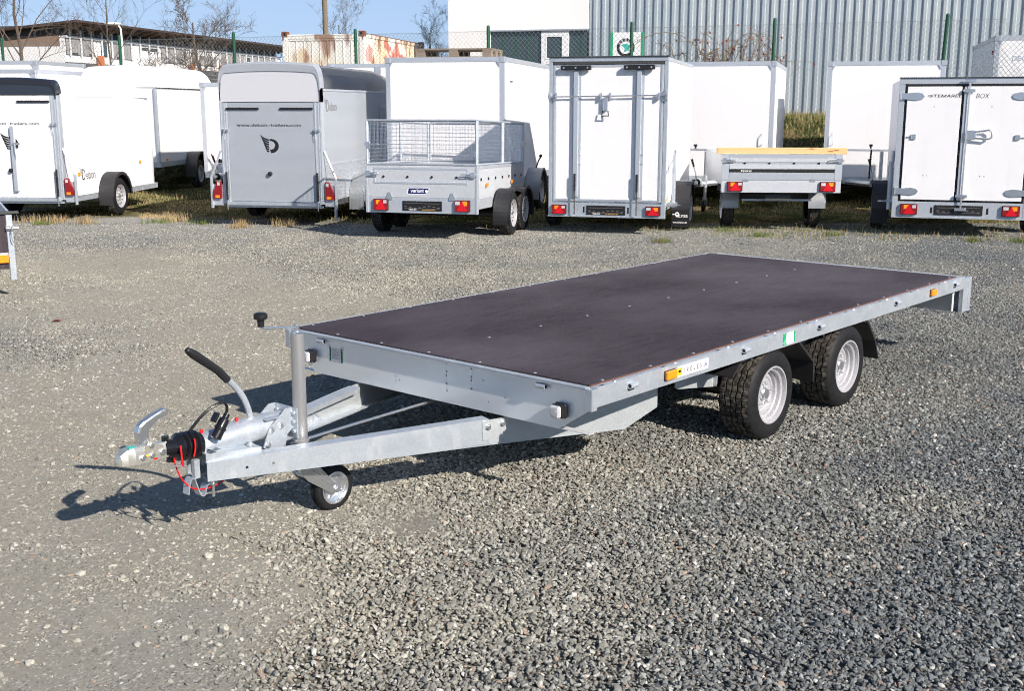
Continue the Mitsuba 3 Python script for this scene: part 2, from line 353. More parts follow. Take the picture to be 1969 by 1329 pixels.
def stones(n, x, y, r, zc):
    k = len(ICO.vertices)
    d = ICO.vertices[None] * (1 + 0.30 * rng.uniform(-1, 1, (n, k, 1)))
    d = d * np.stack([r * rng.uniform(0.8, 1.25, n), r * rng.uniform(0.6, 1.0, n), r * rng.uniform(0.38, 0.75, n)], 1)[:, None]
    ax = rng.normal(size=(n, 3)) * [0.35, 0.35, 1]; ang = rng.uniform(0, 6.28, n); tilt = rng.normal(0, 0.32, (n, 2))
    ca, sa = np.cos(ang)[:, None], np.sin(ang)[:, None]
    xx, yy, zz = d[..., 0] * ca - d[..., 1] * sa, d[..., 0] * sa + d[..., 1] * ca, d[..., 2]
    zz = zz + xx * tilt[:, :1] + yy * tilt[:, 1:]
    v = np.stack([xx + x[:, None], yy + y[:, None], zz + zc[:, None]], -1).reshape(-1, 3)
    f = (ICO.faces[None] + (np.arange(n) * k)[:, None, None]).reshape(-1, 3)
    uv = np.repeat(rng.uniform(0, 1, (n, 2)), k, 0)
    return v, f, uv
NT = 3
for t in range(NT):
    n = 8600
    r = np.concatenate([rng.uniform(0.0035, 0.0068, 4300), rng.uniform(0.006, 0.0105, 3700), rng.uniform(0.010, 0.0150, 585), rng.uniform(0.015, 0.021, 15)])
    x, y = rng.uniform(-0.5, 0.5, n), rng.uniform(-0.5, 0.5, n)
    zc = rng.uniform(-0.002, 0.0075, n) + 0.10 * r
    v, f, uv = stones(n, x, y, r, zc)
    scene[f'gravel_tile_{t}'] = {'type': 'shapegroup', 'stones': mikit.ply(trimesh.Trimesh(v, f, process=False), 'crushed_stone', smooth=False, uv=uv)}
labels['gravel'] = {'label': 'loose crushed grey stone gravel spread over the trailer yard', 'category': 'gravel', 'kind': 'stuff'}
gi = 0
for yy in range(1, 17):
    for xx in range(-9, 9):
        if abs(xx + 0.5) - 1.6 > 0.47 * (yy + 1) + 0.3: continue
        gi += 1; k = (xx * 7 + yy * 5) % NT
        M = T().translate([xx + 0.5, yy + 0.5, 0]).rotate([0, 0, 1], 90 * ((xx * 3 + yy * yy * 5 + xx * yy) % 4))
        if yy > 11: M = M @ T().translate([0, 0, -0.002 * (yy - 11)])
        scene[f'gravel__{gi:03d}'] = {'type': 'instance', 'to_world': M, 'group': {'type': 'ref', 'id': f'gravel_tile_{k}'}}

# single larger stones, and what has fallen on the yard
R0 = np.random.default_rng(77); SV = []
for q_ in range(5):
    m0 = trimesh.creation.icosphere(1); d_ = R0.uniform(.78, 1.15, (len(m0.vertices), 1)); m0.vertices = m0.vertices * d_ * [1, R0.uniform(.6, .9), R0.uniform(.45, .7)]
    SV.append(mikit.ply(m0, 'crushed_stone', smooth=False, uv=np.repeat([[R0.uniform(.75, 1), R0.uniform(.35, .9)]], len(m0.vertices), 0)))
PL = [(-.88, 4.38), (-1.16, 4.11), (-.70, 4.10), (-1.20, 3.38), (-.20, 4.30), (-1.4, 3.4), (-.95, 3.5), (-1.59, 3.95)] + [(R0.uniform(-.62, .02) * y - .1, y) for y in R0.uniform(2.9, 8.5, 60)] + [(R0.uniform(.0, .42) * y, y) for y in R0.uniform(3.0, 7.5, 22)]
for q_, (x, y) in enumerate(PL):
    r_ = R0.uniform(.010, .017) if q_ > 7 else R0.uniform(.014, .020)
    z_ = float(ground_z(np.array([x]), np.array([y]))[0])
    scene[new('ground__stone')] = {**SV[q_ % 5], 'to_world': T().translate([x, y, max(z_, .004) + r_ * .30]).rotate([0, 0, 1], R0.uniform(0, 360)).scale(r_)}
kt = thing('twig', 'thin dark twig lying on the gravel near the lower right corner', 'twig')
puts(kt, MB().tube(bez([(.73, 3.36, .017), (.755, 3.33, .022), (.79, 3.27, .017), (.825, 3.233, .019)], 10), .0035, 6), 'twig_dark')
kt = thing('fallen_leaf', 'small reddish brown leaf fallen on the gravel at the left', 'leaf')
lf_ = trimesh.Trimesh([[-.045, 0, .0], [-.01, .028, .012], [.05, 0, .006], [-.012, -.026, .014], [.0, 0, -.002]], [[0, 4, 1], [1, 4, 2], [2, 4, 3], [3, 4, 0]], process=False); lf_.apply_translation([-3.636, 8.972, .018])
puts(kt, lf_, 'leaf_red')

# ------------------------------------------------------------------ wheels shared by the trailers
def tyre_meshes(R, w, rim, waves=0, n=120, ribs=5):
    """(tread and sidewalls) around the x axis, the outer face towards -x at x=0, the inner at x=w"""
    sh = 0.22 * w * 0.5
    side = [(rim, 0.012), (rim + 0.004, 0.003), (rim + 0.3 * (R - rim), -0.004), (rim + 0.62 * (R - rim), 0.000), (R - 0.014, 0.008), (R - 0.005, 0.018)]
    inner = [(r, w - x) for r, x in side[::-1]]
    sw = lathe(side, (0, 0, 0), (1, 0, 0), n); sw2 = lathe(inner, (0, 0, 0), (1, 0, 0), n)
    x0, x1 = 0.018, w - 0.018; prof = [(R - 0.005, x0)]; gw, gd = 0.0052, 0.010
    for g in range(1, ribs):
        c = x0 + (x1 - x0) * g / ribs
        prof += [(R, c - gw), (R - gd, c - gw * 0.7), (R - gd, c + gw * 0.7), (R, c + gw)]
    prof += [(R - 0.005, x1)]
    nn = n * 2
    m = lathe(prof, (0, 0, 0), (1, 0, 0), nn); v = m.vertices.reshape(len(prof), nn, 3).copy()
    ang = np.arange(nn)
    for k in range(1, len(prof) - 1):
        v[k, :, 0] += 0.0032 * np.sin(2 * np.pi * ang / 12)
    low = ang % 5 == 0
    for k in (0, 1, len(prof) - 2, len(prof) - 1):
        s = np.where(low, 1 - 0.0032 / R, 1.0); v[k, :, 1:] *= s[:, None]
    low2 = ang % 5 == 2
    for k in range(2, len(prof) - 2):
        if (k - 1) % 4 in (0, 3): v[k, :, 1:] *= np.where(low2, 1 - 0.0016 / R, 1.0)[:, None]
    m.vertices = v.reshape(-1, 3)
    return m, trimesh.util.concatenate([sw, sw2])

def rim_mesh(rim, w, deep=0.06, n=48):
    p = [(rim + 0.003, 0.010), (rim + 0.002, 0.001), (rim - 0.006, 0.001), (rim - 0.010, 0.008), (rim - 0.013, 0.020), (rim - 0.024, 0.026), (rim - 0.026, deep * 0.72), (rim - 0.034, deep * 0.80),
         (rim - 0.036, deep + 0.004), (rim * 0.62, deep - 0.004), (rim * 0.55, deep + 0.002), (rim * 0.42, deep - 0.002), (0.001, deep - 0.002)]
    return lathe(p, (0, 0, 0), (1, 0, 0), n)

WH = {}
def wheel_set(kind):
    if kind in WH: return WH[kind]
    R, w, rim, deep = {'low': (0.238, 0.195, 0.150, 0.062), 'van': (0.292, 0.165, 0.182, 0.045)}[kind]
    tread, side = tyre_meshes(R, w, rim)
    r = MB().add(rim_mesh(rim, w, deep))
    nuts = []; pcd = 0.056 if kind == 'low' else 0.06
    for k in range(5):
        a = 2 * math.pi * (k + 0.3) / 5
        nuts.append(MB().cyl((deep - 0.003, pcd * math.cos(a), pcd * math.sin(a)), (deep - 0.020, pcd * math.cos(a), pcd * math.sin(a)), 0.0095, 6).ball((deep - 0.019, pcd * math.cos(a), pcd * math.sin(a)), 0.0075, 1))
    hub = MB().lathe([(0.034, 0), (0.033, -0.014), (0.027, -0.020), (0.026, -0.026), (0.001, -0.028)], (deep - 0.002, 0, 0), (1, 0, 0), 28)
    holes = MB()
    if kind == 'van':
        for k in range(14):
            a = 2 * math.pi * k / 14; q = rim - 0.042
            holes.cyl((deep - 0.006, q * math.cos(a), q * math.sin(a)), (deep - 0.0035, q * math.cos(a), q * math.sin(a)), 0.012, 10)
    WH[kind] = dict(tyre=mikit.ply(side, 'tyre_rubber', smooth=40), tread=mikit.ply(tread, 'tyre_tread', smooth=False), rim=mikit.ply(r.get(), 'rim_paint', smooth=35),
                    **{f'nut{q_}': mikit.ply(n_.get(), 'zinc', smooth=30) for q_, n_ in enumerate(nuts)}, hub=mikit.ply(hub.get(), 'zinc', smooth=35))
    if holes.m: WH[kind]['holes'] = mikit.ply(holes.get(), 'print_black', smooth=False)
    return WH[kind]

def wheel(parent, c, outward, kind):
    """c: centre of the outer face, outward: the direction that face looks"""
    x = -np.asarray(outward, float); M = frame(c, x[:2]); w = new(f'{parent}__wheel')
    for part, name in (('tyre', 'tyre'), ('tread', 'tread'), ('rim', 'rim'), ('hub', 'hub_cap'), ('holes', 'rim_holes'), *((f'nut{q_}', 'wheel_nut') for q_ in range(5))):
        if part in wheel_set(kind): scene[new(f'{w}__{name}')] = {**wheel_set(kind)[part], 'to_world': T(M)}
    return w

# ------------------------------------------------------------------ the flatbed trailer; its frame: x from the near side to the far side, y forward, z up
YAW = 3.9958
FM = frame((3.0597, 7.6713, 0), (math.sin(YAW), -math.cos(YAW)))
fb = thing('flatbed_trailer', 'long low galvanised flatbed trailer with dark brown plywood deck, alone on the open gravel', 'trailer')
def fput(name, mb, m, smooth=30): return put(f'{fb}__{name}', mb, m, FM, smooth)
L, WB, ZT = 4.16, 2.0, 0.565
fput('deck_board', MB().bx(.036, 1.964, .036, 4.124, .545, .5712, .001), 'phenolic_board', False)
e = MB()
for x in (.0352, 1.9588): e.bx(x, x + .006, .034, 4.126, .550, .5698)
fput('board_edge', e, 'board_edge', False)
# side rails: folded C sections with a lip along the top
for s in (0, 1):
    m = MB()
    X = lambda a: a if s == 0 else 2.0 - a
    m.bx(*sorted((X(0.0), X(.004))), .0, 4.125, .482, .563, .0)
    m.bx(*sorted((X(.0041), X(.034))), .0, 4.125, .559, ZT, .0015)
    m.bx(*sorted((X(-.0015), X(.0035))), .0, 4.125, .5605, ZT + .0008, .001)
    m.bx(*sorted((X(.0041), X(.034))), .0, 4.125, .482, .486)
    r = fput('side_rail', m, 'steel_galvanised')
    for yy in np.arange(.3, 4.0, .46):
        put(f'{r}__bolt', MB().lathe([(.0095, 0), (.008, .003), (.001, .0042)], (X(.017), yy, ZT), (0, 0, 1), 10), 'zinc', FM)
        put(f'{r}__slot', MB().bx(*sorted((X(.011), X(.020))), yy + .08, yy + .11, ZT - .001, ZT + .0007), 'print_black', FM, False)
# front plate
poly = Polygon([(.036, .5585), (1.964, .5585), (1.996, .482), (1.80, .356), (.195, .356), (.004, .482)])
holes = []
for bx_, zs in ((.858, (.557, .520, .502, .464, .428)), (.702, (.557, .520, .502, .464))):
    holes += [Point(bx_, z - .015).buffer(.0055, 8) for z in zs]
holes += [Point(bx_, z).buffer(.004, 6) for bx_, z in ((1.20, .43), (1.20, .405), (1.175, .415), (.63, .50), (.60, .405), (.50, .44))]
fput('front_plate', MB().prism(poly.difference(unary_union(holes)), (0, 4.128, 0), (1, 0, 0), (0, 0, 1), -.004).bx(.036, 1.964, 4.092, 4.1278, .356, .3595)
     .bx(.45, 1.55, 4.0, 4.05, .40, .54), 'steel_sheet', False)
fput('front_rail', MB().bx(.036, 1.964, 4.1245, 4.158, .5587, ZT, .002).bx(.036, 1.964, 4.1325, 4.158, .5525, .5586), 'steel_galvanised', False)
for (x, y) in ((0.0, 4.158), (2.0, 4.158)):
    m = MB(); x0, x1 = (x - .002, x + .036) if x == 0 else (x - .036, x + .002); y0, y1 = 4.1255, 4.163
    m.bx(x0, x1, y1 - .003, y1, .470, .562, .001).bx(x0, x1, y0, y0 + .003, .470, .562).bx(x0, x0 + .003, y0 + .0031, y1 - .0031, .470, .562).bx(x1 - .003, x1, y0 + .0031, y1 - .0031, .470, .562)
    m.bx(x0 + .0031, x1 - .0031, y0 + .0031, y1 - .0031, .545, .548)
    fput('corner_post', m, 'steel_galvanised', False)
# rear end
m = MB().bx(0, 2, -.020, -.0005, .482, ZT, .002).bx(.03, 1.97, -.110, -.0205, .318, .322).bx(.03, 1.97, -.112, -.108, .322, .556).bx(.03, 1.97, -.110, -.0205, .552, .556)
fput('rear_crossbar', m, 'steel_galvanised', False)
for x in (-.004, 1.969): fput('rear_post', MB().bx(x, x + .035, -.158, -.113, .317, .553, .002).bx(x + .004, x + .031, -.1125, -.0205, .32, .55), 'steel_galvanised', False)
fput('rear_plate', MB().bx(.05, 1.95, .020, .024, .330, .48).bx(.045, .0495, .020, .05, .33, .48), 'steel_sheet', False)
# lashing eyes: short tubes along the rail, and two on the front plate
def eye(o, ax, len_=.050, r=.0130):
    o, ax = np.array(o, float), np.array(ax, float)
    k = fput('lashing_eye', MB().lathe([(r - .004, len_), (r, len_), (r, 0), (r - .004, 0), (r - .004, len_)], o, ax, 20), 'aluminium', 40)
    put(f'{k}__bore', MB().cyl(o + ax * .004, o + ax * (len_ - .004), r - .0035, 12), 'print_black', FM)
    put(f'{k}__slot', MB().bx(o[0] + .0095, o[0] + .0113, o[1] + .004, o[1] + .044, o[2] - .0235, o[2] - .0105) if abs(ax[1]) > .5 else MB().bx(o[0] - .008, o[0] + .016, o[1] - .0181, o[1] - .0174, o[2] - .004, o[2] + .004), 'print_black', FM, False)
for y in (3.86, 2.905, 2.10, 1.085, .125): eye((-.0115, y, .534), (0, 1, 0))
for b in (.255, 1.705): eye((b, 4.1465, .533), (1, 0, 0))
for y in (3.86, 2.1, .125): eye((2.0115, y, .534), (0, 1, 0))
for y in np.linspace(.45, 3.66, 9): fput('deck_bolt', MB().lathe([(.0085, 0), (.007, .0022), (.001, .003)], (1.02, y, .5712), (0, 0, 1), 10), 'bolt_dull')
for y in np.linspace(.12, 4.02, 12):
    for b in (.052, 1.948): fput('deck_bolt', MB().lathe([(.0085, 0), (.007, .0022), (.001, .003)], (b, y, .5712), (0, 0, 1), 10), 'bolt_dull')
for b in np.linspace(.35, 1.65, 5): fput('deck_bolt', MB().lathe([(.0085, 0), (.007, .0022), (.001, .003)], (b, 4.105, .5712), (0, 0, 1), 10), 'bolt_dull')
# marker lights
for y in (3.548, .50):
    k = fput('amber_side_light', MB().bx(-.020, -.0018, y, y + .080, .507, .546, .004), 'lens_amber', False)
    put(f'{k}__backing', MB().bx(-.0035, -.0016, y - .003, y + .083, .504, .549), 'black_plastic', FM, False)
for b in (.172, 1.812):
    k = new(f'{fb}__marker_light')
    put(f'{k}__housing', MB().bx(b - .034, b + .034, 4.1335, 4.158, .412, .478, .010).bx(b - .028, b + .028, 4.158, 4.172, .417, .473, .008), 'black_plastic', FM, False)
    put(f'{k}__lens', MB().bx(b - .026, b + .026, 4.1722, 4.196, .419, .471, .007), 'lens_clear', FM, False)
    put(f'{k}__reflector', MB().cyl((b, 4.1962, .445), (b, 4.1985, .445), .014, 6), 'zinc', FM)
# stickers
def tiles(o, xd, yd, s, key):
    """a row of letter tiles with a yellow emblem tile, s = height"""
    o, xd, yd = np.array(o, float), np.array(xd, float), np.array(yd, float); nz = np.cross(xd, yd)
    rr = lambda w, h: sbox(-w / 2, -h / 2, w / 2, h / 2).buffer(-.12 * h).buffer(.12 * h)
    put(f'{key}__backing', prism(sbox(-.10 * s, -.20 * s, 7.35 * s, 1.2 * s), o, xd, yd, .0008), 'print_lavender', FM, False)
    at = lambda x, y, z: o + xd * x + yd * y + nz * z
    put(f'{key}__emblem', prism(rr(.98 * s, s), at(.5 * s, .5 * s, .0008), xd, yd, .0006), 'print_yellow', FM, False)
    tr = unary_union([sbox(-.36 * s, -.06 * s, .22 * s, .2 * s), Point(-.05 * s, -.16 * s).buffer(.14 * s), sbox(.2 * s, -.12 * s, .42 * s, -.06 * s)]).difference(Point(-.05 * s, -.16 * s).buffer(.07 * s))
    put(f'{key}__emblem_trailer', prism(tr, at(.5 * s, .5 * s, .0014), xd, yd, .0005), 'print_black', FM, False)
    for k, ch in enumerate('TRELEX'):
        x = (1.48 + .80 * k) * s
        put(f'{key}__letter_tile', prism(rr(.68 * s, .96 * s), at(x, .5 * s, .0008), xd, yd, .0006), 'print_white', FM, False)
        put(f'{key}__letter', text(ch, .58 * s, at(x, .21 * s, .0014), xd, yd, .9, True, depth=.0005), 'print_black', FM, False)
    put(f'{key}__letter', text('.de', .52 * s, at(6.55 * s, .25 * s, .0008), xd, yd, .95, slant=.3, depth=.0006), 'print_black', FM, False)
st = new(f'{fb}__shop_sticker'); tiles((-.0025, 3.525, .5085), (0, -1, 0), (0, 0, 1), .0355, st)
st = new(f'{fb}__green_sticker'); xd, yd = (0, -1, 0), (0, 0, 1)
put(f'{st}__green_field', prism(sbox(0, 0, .038, .060), (-.0002, 2.535, .490), xd, yd, .0012), 'print_green', FM, False)
put(f'{st}__white_field', prism(sbox(.0382, .002, .115, .062), (-.0002, 2.535, .490), xd, yd, .0012), 'print_white', FM, False)
put(f'{st}__green_strip', prism(sbox(.1152, .003, .130, .063), (-.0002, 2.535, .490), xd, yd, .0012), 'print_green', FM, False)
put(f'{st}__figure', prism([(.028, .018), (.036, .018), (.034, .050), (.0355, .056), (.032, .056)], (-.0014, 2.535, .490), xd, yd, .0006), 'print_white', FM, False)
for k, (x, y, h, c) in enumerate(((.058, .046, .006, 'print_grey'), (.076, .040, .004, 'print_grey'), (.076, .026, .004, 'print_grey'), (.015, .016, .004, 'print_white'), (.015, .008, .004, 'print_white'))):
    put(f'{st}__print_line', prism(sbox(x - .010, y, x + .010 + .006 * (k % 2), y + .0014), (-.0014, 2.535, .490), xd, yd, .0005), c, FM, False)
st = new(f'{fb}__type_plate'); o, xd, yd = (1.685, 4.1325, .435), (-1, 0, 0), (0, 0, 1)
put(f'{st}__field', prism(sbox(.012, 0, .088, .072), o, xd, yd, .001), 'aluminium', FM, False)
for x in (0, .0885): put(f'{st}__green_bar', prism(sbox(x, 0, x + .0115, .074), o, xd, yd, .0012), 'print_darkgreen', FM, False)
for k in range(5): put(f'{st}__print_line', prism(sbox(.020, .060 - .011 * k, .055 + .02 * ((k * 7) % 3) / 2, .0625 - .011 * k), (1.685, 4.1335, .435), xd, yd, .0005), 'print_grey', FM, False)
for x in (-.012, .092): put(f'{st}__clip', prism(sbox(x, .066, x + .020, .084).difference(sbox(x + .003, .06, x + .017, .081)), o, xd, yd, .0015), 'aluminium', FM, False)
# V-shaped drawbar: two tapering C beams
BS = .332; bd = np.array([BS, 1, 0]) / math.hypot(BS, 1)
for s in (0, 1):
    fl = np.diag([-1.0, 1, 1, 1]); fl[0, 3] = 2.0
    def both(mb):
        m = mb.get()
        if s: m.apply_transform(fl); m.invert()
        return m
    o = np.array([.24 - BS * 3.31, 0, 0]); h = math.hypot(BS, 1); sd = np.cross(bd, [0, 0, 1])   # sd points to the far side
    q = lambda a, z: (a * h, z)
    web = Polygon([q(5.385, .275), q(5.385, .345), q(5.38, .350), q(4.24, .352), q(4.14, .330), q(4.14, .236), q(4.77, .252)])
    hl = [Point(*q(a, .308)).buffer(.006, 8) for a in (5.236, 5.134)]
    m = MB().prism(web.difference(unary_union(hl)), o, bd, (0, 0, 1), .004)
    inn = np.array([1.0, -BS, 0]) / h    # towards the middle of the trailer
    for a0, a1, zf in ((4.2, 5.385, lambda a: .3465), (4.2, 5.385, lambda a: .275 - (5.385 - a) * .0372)):
        p0, p1 = o + bd * a0 * h, o + bd * a1 * h
        P = [p0 + [0, 0, zf(a0)], p1 + [0, 0, zf(a1)]]
        v = np.array([P[0], P[1], P[1] + inn * .062, P[0] + inn * .062]); v = np.vstack([v, v + [0, 0, .0045]])
        hull = trimesh.convex.convex_hull(v); m.add(hull)
    m.add(trimesh.convex.convex_hull(np.array([o + bd * a * h + inn * .058 + [0, 0, z] for a in (4.2, 5.385) for z in (.327, .346)] + [o + bd * a * h + inn * .062 + [0, 0, z] for a in (4.2, 5.385) for z in (.327, .346)])))
    fput('drawbar_beam', both(m), 'steel_galvanised', 20)
    arm = Polygon([q(4.52, .30), q(4.40, .343), q(4.12, .345), q(4.085, .475), q(3.311, .475), q(3.311, .278), q(3.49, .195), q(4.235, .231), q(4.45, .243)])
    m = MB().prism(arm, o + inn * .0055, bd, (0, 0, 1), .005)
    p0, p1 = o + bd * 3.49 * h + inn * .004 + [0, 0, .195], o + bd * 4.24 * h + inn * .004 + [0, 0, .232]
    v = np.array([p0, p1, p1 + inn * .05, p0 + inn * .05]); m.add(trimesh.convex.convex_hull(np.vstack([v, v + [0, 0, .004]])))
    fput('chassis_arm', both(m), 'steel_arm', False)
    jp = Polygon([q(4.232, .257), q(4.232, .344), q(4.115, .344), q(4.105, .300), q(4.20, .251)])
    k = fput('joint_plate', both(MB().prism(jp, o - inn * .004, bd, (0, 0, 1), .003)), 'steel_arm', False)
    for a, z in ((4.205, .315), (4.135, .322)):
        c = o + bd * a * h - inn * .0045 + np.array([0, 0, z]); put(f'{k}__bolt', both(MB().cyl(c, c - inn * .010, .010, 6).cyl(c, c - inn * .003, .014, 12)), 'zinc', FM)
# middle of the drawbar: mounting channel, overrun housing, brackets
m = MB()
for s in (-1, 1):
    x0 = 1.0 + s * .062
    P = np.array([[1 + s * .063, 5.382, .346], [1 + s * .091, 5.142, .346], [1 + s * .063, 5.382, .385], [1 + s * .091, 5.142, .366]])
    m.add(trimesh.convex.convex_hull(np.vstack([P, P - [s * .004, 0, 0]])))
    P = np.array([[1 + s * .063, 5.382, .385], [1 + s * .091, 5.142, .366], [1 + s * .012, 5.382, .386], [1 + s * .012, 5.142, .367]])
    m.add(trimesh.convex.convex_hull(np.vstack([P, P - [0, 0, .004]])))
    for y in (5.35, 5.17): m.lathe([(.016, 0), (.016, .004), (.009, .0041), (.009, .011), (.001, .011)], (1 + s * .055, y, .386 - (5.36 - y) * .075), (0, 0, 1), 14)
fput('mounting_channel', m, 'steel_galvanised')
ov = lathe([(.001, 0), (.046, 0), (.048, .004), (.047, .03), (.050, .10), (.053, .22), (.050, .33), (.044, .40), (.001, .40)], (1, 5.372, .402), (0, -1, 0.05), 32)
ov.vertices[:, 2] = np.where(ov.vertices[:, 2] < .372, .372 + (ov.vertices[:, 2] - .372) * .3, ov.vertices[:, 2])
fput('overrun_housing', ov, 'steel_galvanised', 40)
for y, z in ((5.355, .449), (5.19, .463)):
    k = new(f'{fb}__grease_nipple')
    puts(k, MB().cyl((1.0, y, z - .006), (1.0, y, z + .004), .005, 8).ball((1.0, y, z + .010), .008, 2), 'red_plastic', FM)
for s in (-1, 1):
    pl = Polygon([(5.108, .345), (5.073, .421), (4.99, .487), (4.958, .487), (4.958, .397), (4.985, .378), (4.998, .330), (5.065, .330)])
    m = MB().prism(pl, (1 + s * .056 - .002, 0, 0), (0, 1, 0), (0, 0, 1), .004)
    m.bx(1 + s * .058 - .024 * (s > 0), 1 + s * .058 + .024 * (s < 0), 4.956, 4.96, .395, .485)
    k = fput('side_bracket', m, 'steel_galvanised', False)
    for y, z in ((5.065, .410), (5.018, .420), (5.085, .352)):
        put(f'{k}__bolt', MB().cyl((1 + s * .058, y, z), (1 + s * .068, y, z), .010, 6).cyl((1 + s * .058, y, z), (1 + s * .0605, y, z), .014, 14), 'zinc', FM)
m = MB().bx(.915, 1.06, 4.950, 4.9555, .355, .485).bx(.94, 1.03, 5.0, 5.09, .455, .459)
nb = MB()
for b in (.932, .99, 1.04):
    for z in (.385, .425, .462): nb.cyl((b, 4.956, z), (b, 4.965, z), .009, 6)
fput('jack_plate', m.add(nb.get()), 'steel_galvanised')
# coupling head
k = new(f'{fb}__coupling')
sec = []
for y, w, z0, z1 in ((5.722, .012, .407, .428), (5.712, .024, .405, .444), (5.690, .031, .404, .459), (5.66, .033, .402, .464), (5.625, .030, .400, .462), (5.585, .027, .398, .457), (5.52, .026, .400, .457)):
    sec.append([(1 - w, y, z0), (1 + w, y, z0), (1 + w, y, z1 - .016), (1 + w * .65, y, z1), (1 - w * .65, y, z1), (1 - w, y, z1 - .016)])
m = MB()
for a, b in zip(sec[:-1], sec[1:]): m.add(trimesh.convex.convex_hull(np.array(a + b)))
put(f'{k}__head', m, 'zinc_yellow', FM, 45)
put(f'{k}__sleeve', MB().cyl((1, 5.60, .428), (1, 5.49, .425), .029, 20), 'zinc_yellow', FM)
m = MB().prism([(5.628, .44), (5.60, .478), (5.585, .480), (5.57, .462), (5.545, .455), (5.53, .41), (5.60, .402)], (.9695, 0, 0), (0, 1, 0), (0, 0, 1), .003)
put(f'{k}__cheek', m, 'zinc_yellow', FM, False)
nb = MB()
for y, z, r in ((5.548, .428, .012), (5.592, .424, .009), (5.63, .424, .010), (5.593, .463, .009)): nb.cyl((.9745, y, z), (.958, y, z), r, 6)
put(f'{k}__bolt', nb, 'zinc', FM)
hp = Polygon([(5.634, .470), (5.636, .515), (5.626, .538), (5.606, .553), (5.575, .565), (5.535, .580), (5.512, .585), (5.500, .577), (5.502, .563), (5.520, .556), (5.548, .546), (5.568, .532), (5.584, .520), (5.590, .500), (5.586, .470)]).buffer(-.006).buffer(.010, 8).buffer(-.004)
m = MB()
for b0, b1, ins in ((-.0125, .0125, .0), (-.0155, -.0125, -.0022), (.0125, .0155, -.0022), (-.0175, -.0155, -.0055), (.0155, .0175, -.0055)):
    m.prism(hp.buffer(ins), (1 + b0, 0, 0), (0, 1, 0), (0, 0, 1), b1 - b0)
put(f'{k}__handle', m, 'zinc', FM, 30)
put(f'{k}__teal_label', MB().bx(.985, 1.012, 5.645, 5.675, .4605, .4645), 'print_teal', FM, False)
put(f'{k}__red_label', MB().bx(.9680, .9690, 5.570, 5.586, .404, .410), 'red_plastic', FM, False)
put(f'{k}__wear_gauge', MB().bx(.9660, .9700, 5.606, 5.616, .423, .428), 'print_yellow', FM, False)
# bellows
pr = [(.030, 0), (.033, .002), (.034, .05), (.044, .060), (.055, .066), (.055, .070), (.041, .078), (.041, .081), (.056, .089), (.056, .094), (.043, .101), (.043, .104), (.057, .112), (.057, .117), (.044, .124), (.044, .127), (.057, .135), (.057, .140), (.048, .148), (.047, .16), (.001, .16)]
k = fput('bellows', MB().lathe(pr, (1, 5.530, .427), (0, -1, -.10), 36), 'black_gloss', 40)
put(f'{k}__grease_cap', MB().cyl((1, 5.515, .452), (1, 5.515, .474), .014, 16), 'black_gloss', FM)
put(f'{k}__drain_spout', MB().cyl((.99, 5.50, .40), (.99, 5.505, .372), .016, 16), 'black_gloss', FM)
put(f'{k}__tie_strap', MB().bx(.955, .97, 5.44, 5.52, .398, .406), 'black_gloss', FM)
# hand brake lever
pts = bez([(1.0, 5.118, .44), (1.0, 5.135, .56), (1.0, 5.18, .60), (1.0, 5.235, .655)], 14)
k = new(f'{fb}__brake_lever')
put(f'{k}__shaft', MB().tube(pts, .0125, 14), 'steel_galvanised', FM)
g = np.array([(1, 5.222, .640), (1, 5.262, .684), (1, 5.292, .708), (1, 5.33, .738), (1, 5.372, .770), (1, 5.393, .786)], float)
put(f'{k}__grip', MB().tube(g, [.0155, .0165, .0165, .018, .018, .013], 16).ball(g[-1], .0128, 2), 'black_plastic', FM, 50)
# jockey wheel with its jack
JB, JA = .93, 4.926
k = new(f'{fb}__jack')
put(f'{k}__tube', MB().cyl((JB, JA, .335), (JB, JA, .792), .0285, 32).lathe([(.030, 0), (.034, .004), (.034, .014), (.030, .018)], (JB, JA, .331), (0, 0, 1), 32), 'steel_tube', FM)
put(f'{k}__cap', MB().lathe([(.0275, .790), (.0275, .797), (.022, .801), (.011, .801), (.011, .828), (.009, .831), (.001, .831)], (JB, JA, 0), (0, 0, 1), 28), 'zinc', FM)
put(f'{k}__crank', MB().tube([(JB, JA, .818), (JB, JA + .10, .831), (JB, JA + .165, .838), (JB, JA + .173, .842), (JB, JA + .176, .85), (JB, JA + .176, .862)], .0055, 10), 'zinc', FM)
put(f'{k}__knob', MB().lathe([(.001, .846), (.013, .846), (.014, .868), (.016, .874), (.026, .878), (.028, .886), (.027, .896), (.020, .902), (.001, .903)], (JB, JA + .176, 0), (0, 0, 1), 24), 'black_plastic', FM, 40)
put(f'{k}__inner_tube', MB().cyl((JB, JA, .205), (JB, JA, .34), .022, 20), 'zinc', FM)
JW = np.array([JB - .006, 4.778, .101])
m = MB()
for s in (-1, 1):
    m.prism([(4.962, .252), (4.90, .258), (4.795, .135), (4.758, .110), (4.758, .090), (4.782, .082), (4.81, .088), (4.93, .170), (4.968, .215)], (JB - .006 + s * .035 - .0015, 0, 0), (0, 1, 0), (0, 0, 1), .003)
m.bx(JB - .031, JB + .031, 4.90, 4.962, .250, .254).tube([(JB - .0435, 4.90, .205), (JB - .0435, 4.815, .125)], .0055, 8)
put(f'{k}__fork', m, 'zinc', FM)
put(f'{k}__axle', MB().cyl(JW - [.049, 0, 0], JW + [.049, 0, 0], .012, 6).cyl(JW - [.041, 0, 0], JW + [.041, 0, 0], .018, 16).cyl((JB - .041, 4.932, .192), (JB + .041, 4.932, .192), .009, 6), 'zinc', FM)
pr = [(.070, -.024), (.073, -.029), (.085, -.030), (.094, -.027), (.099, -.020), (.101, -.011)]
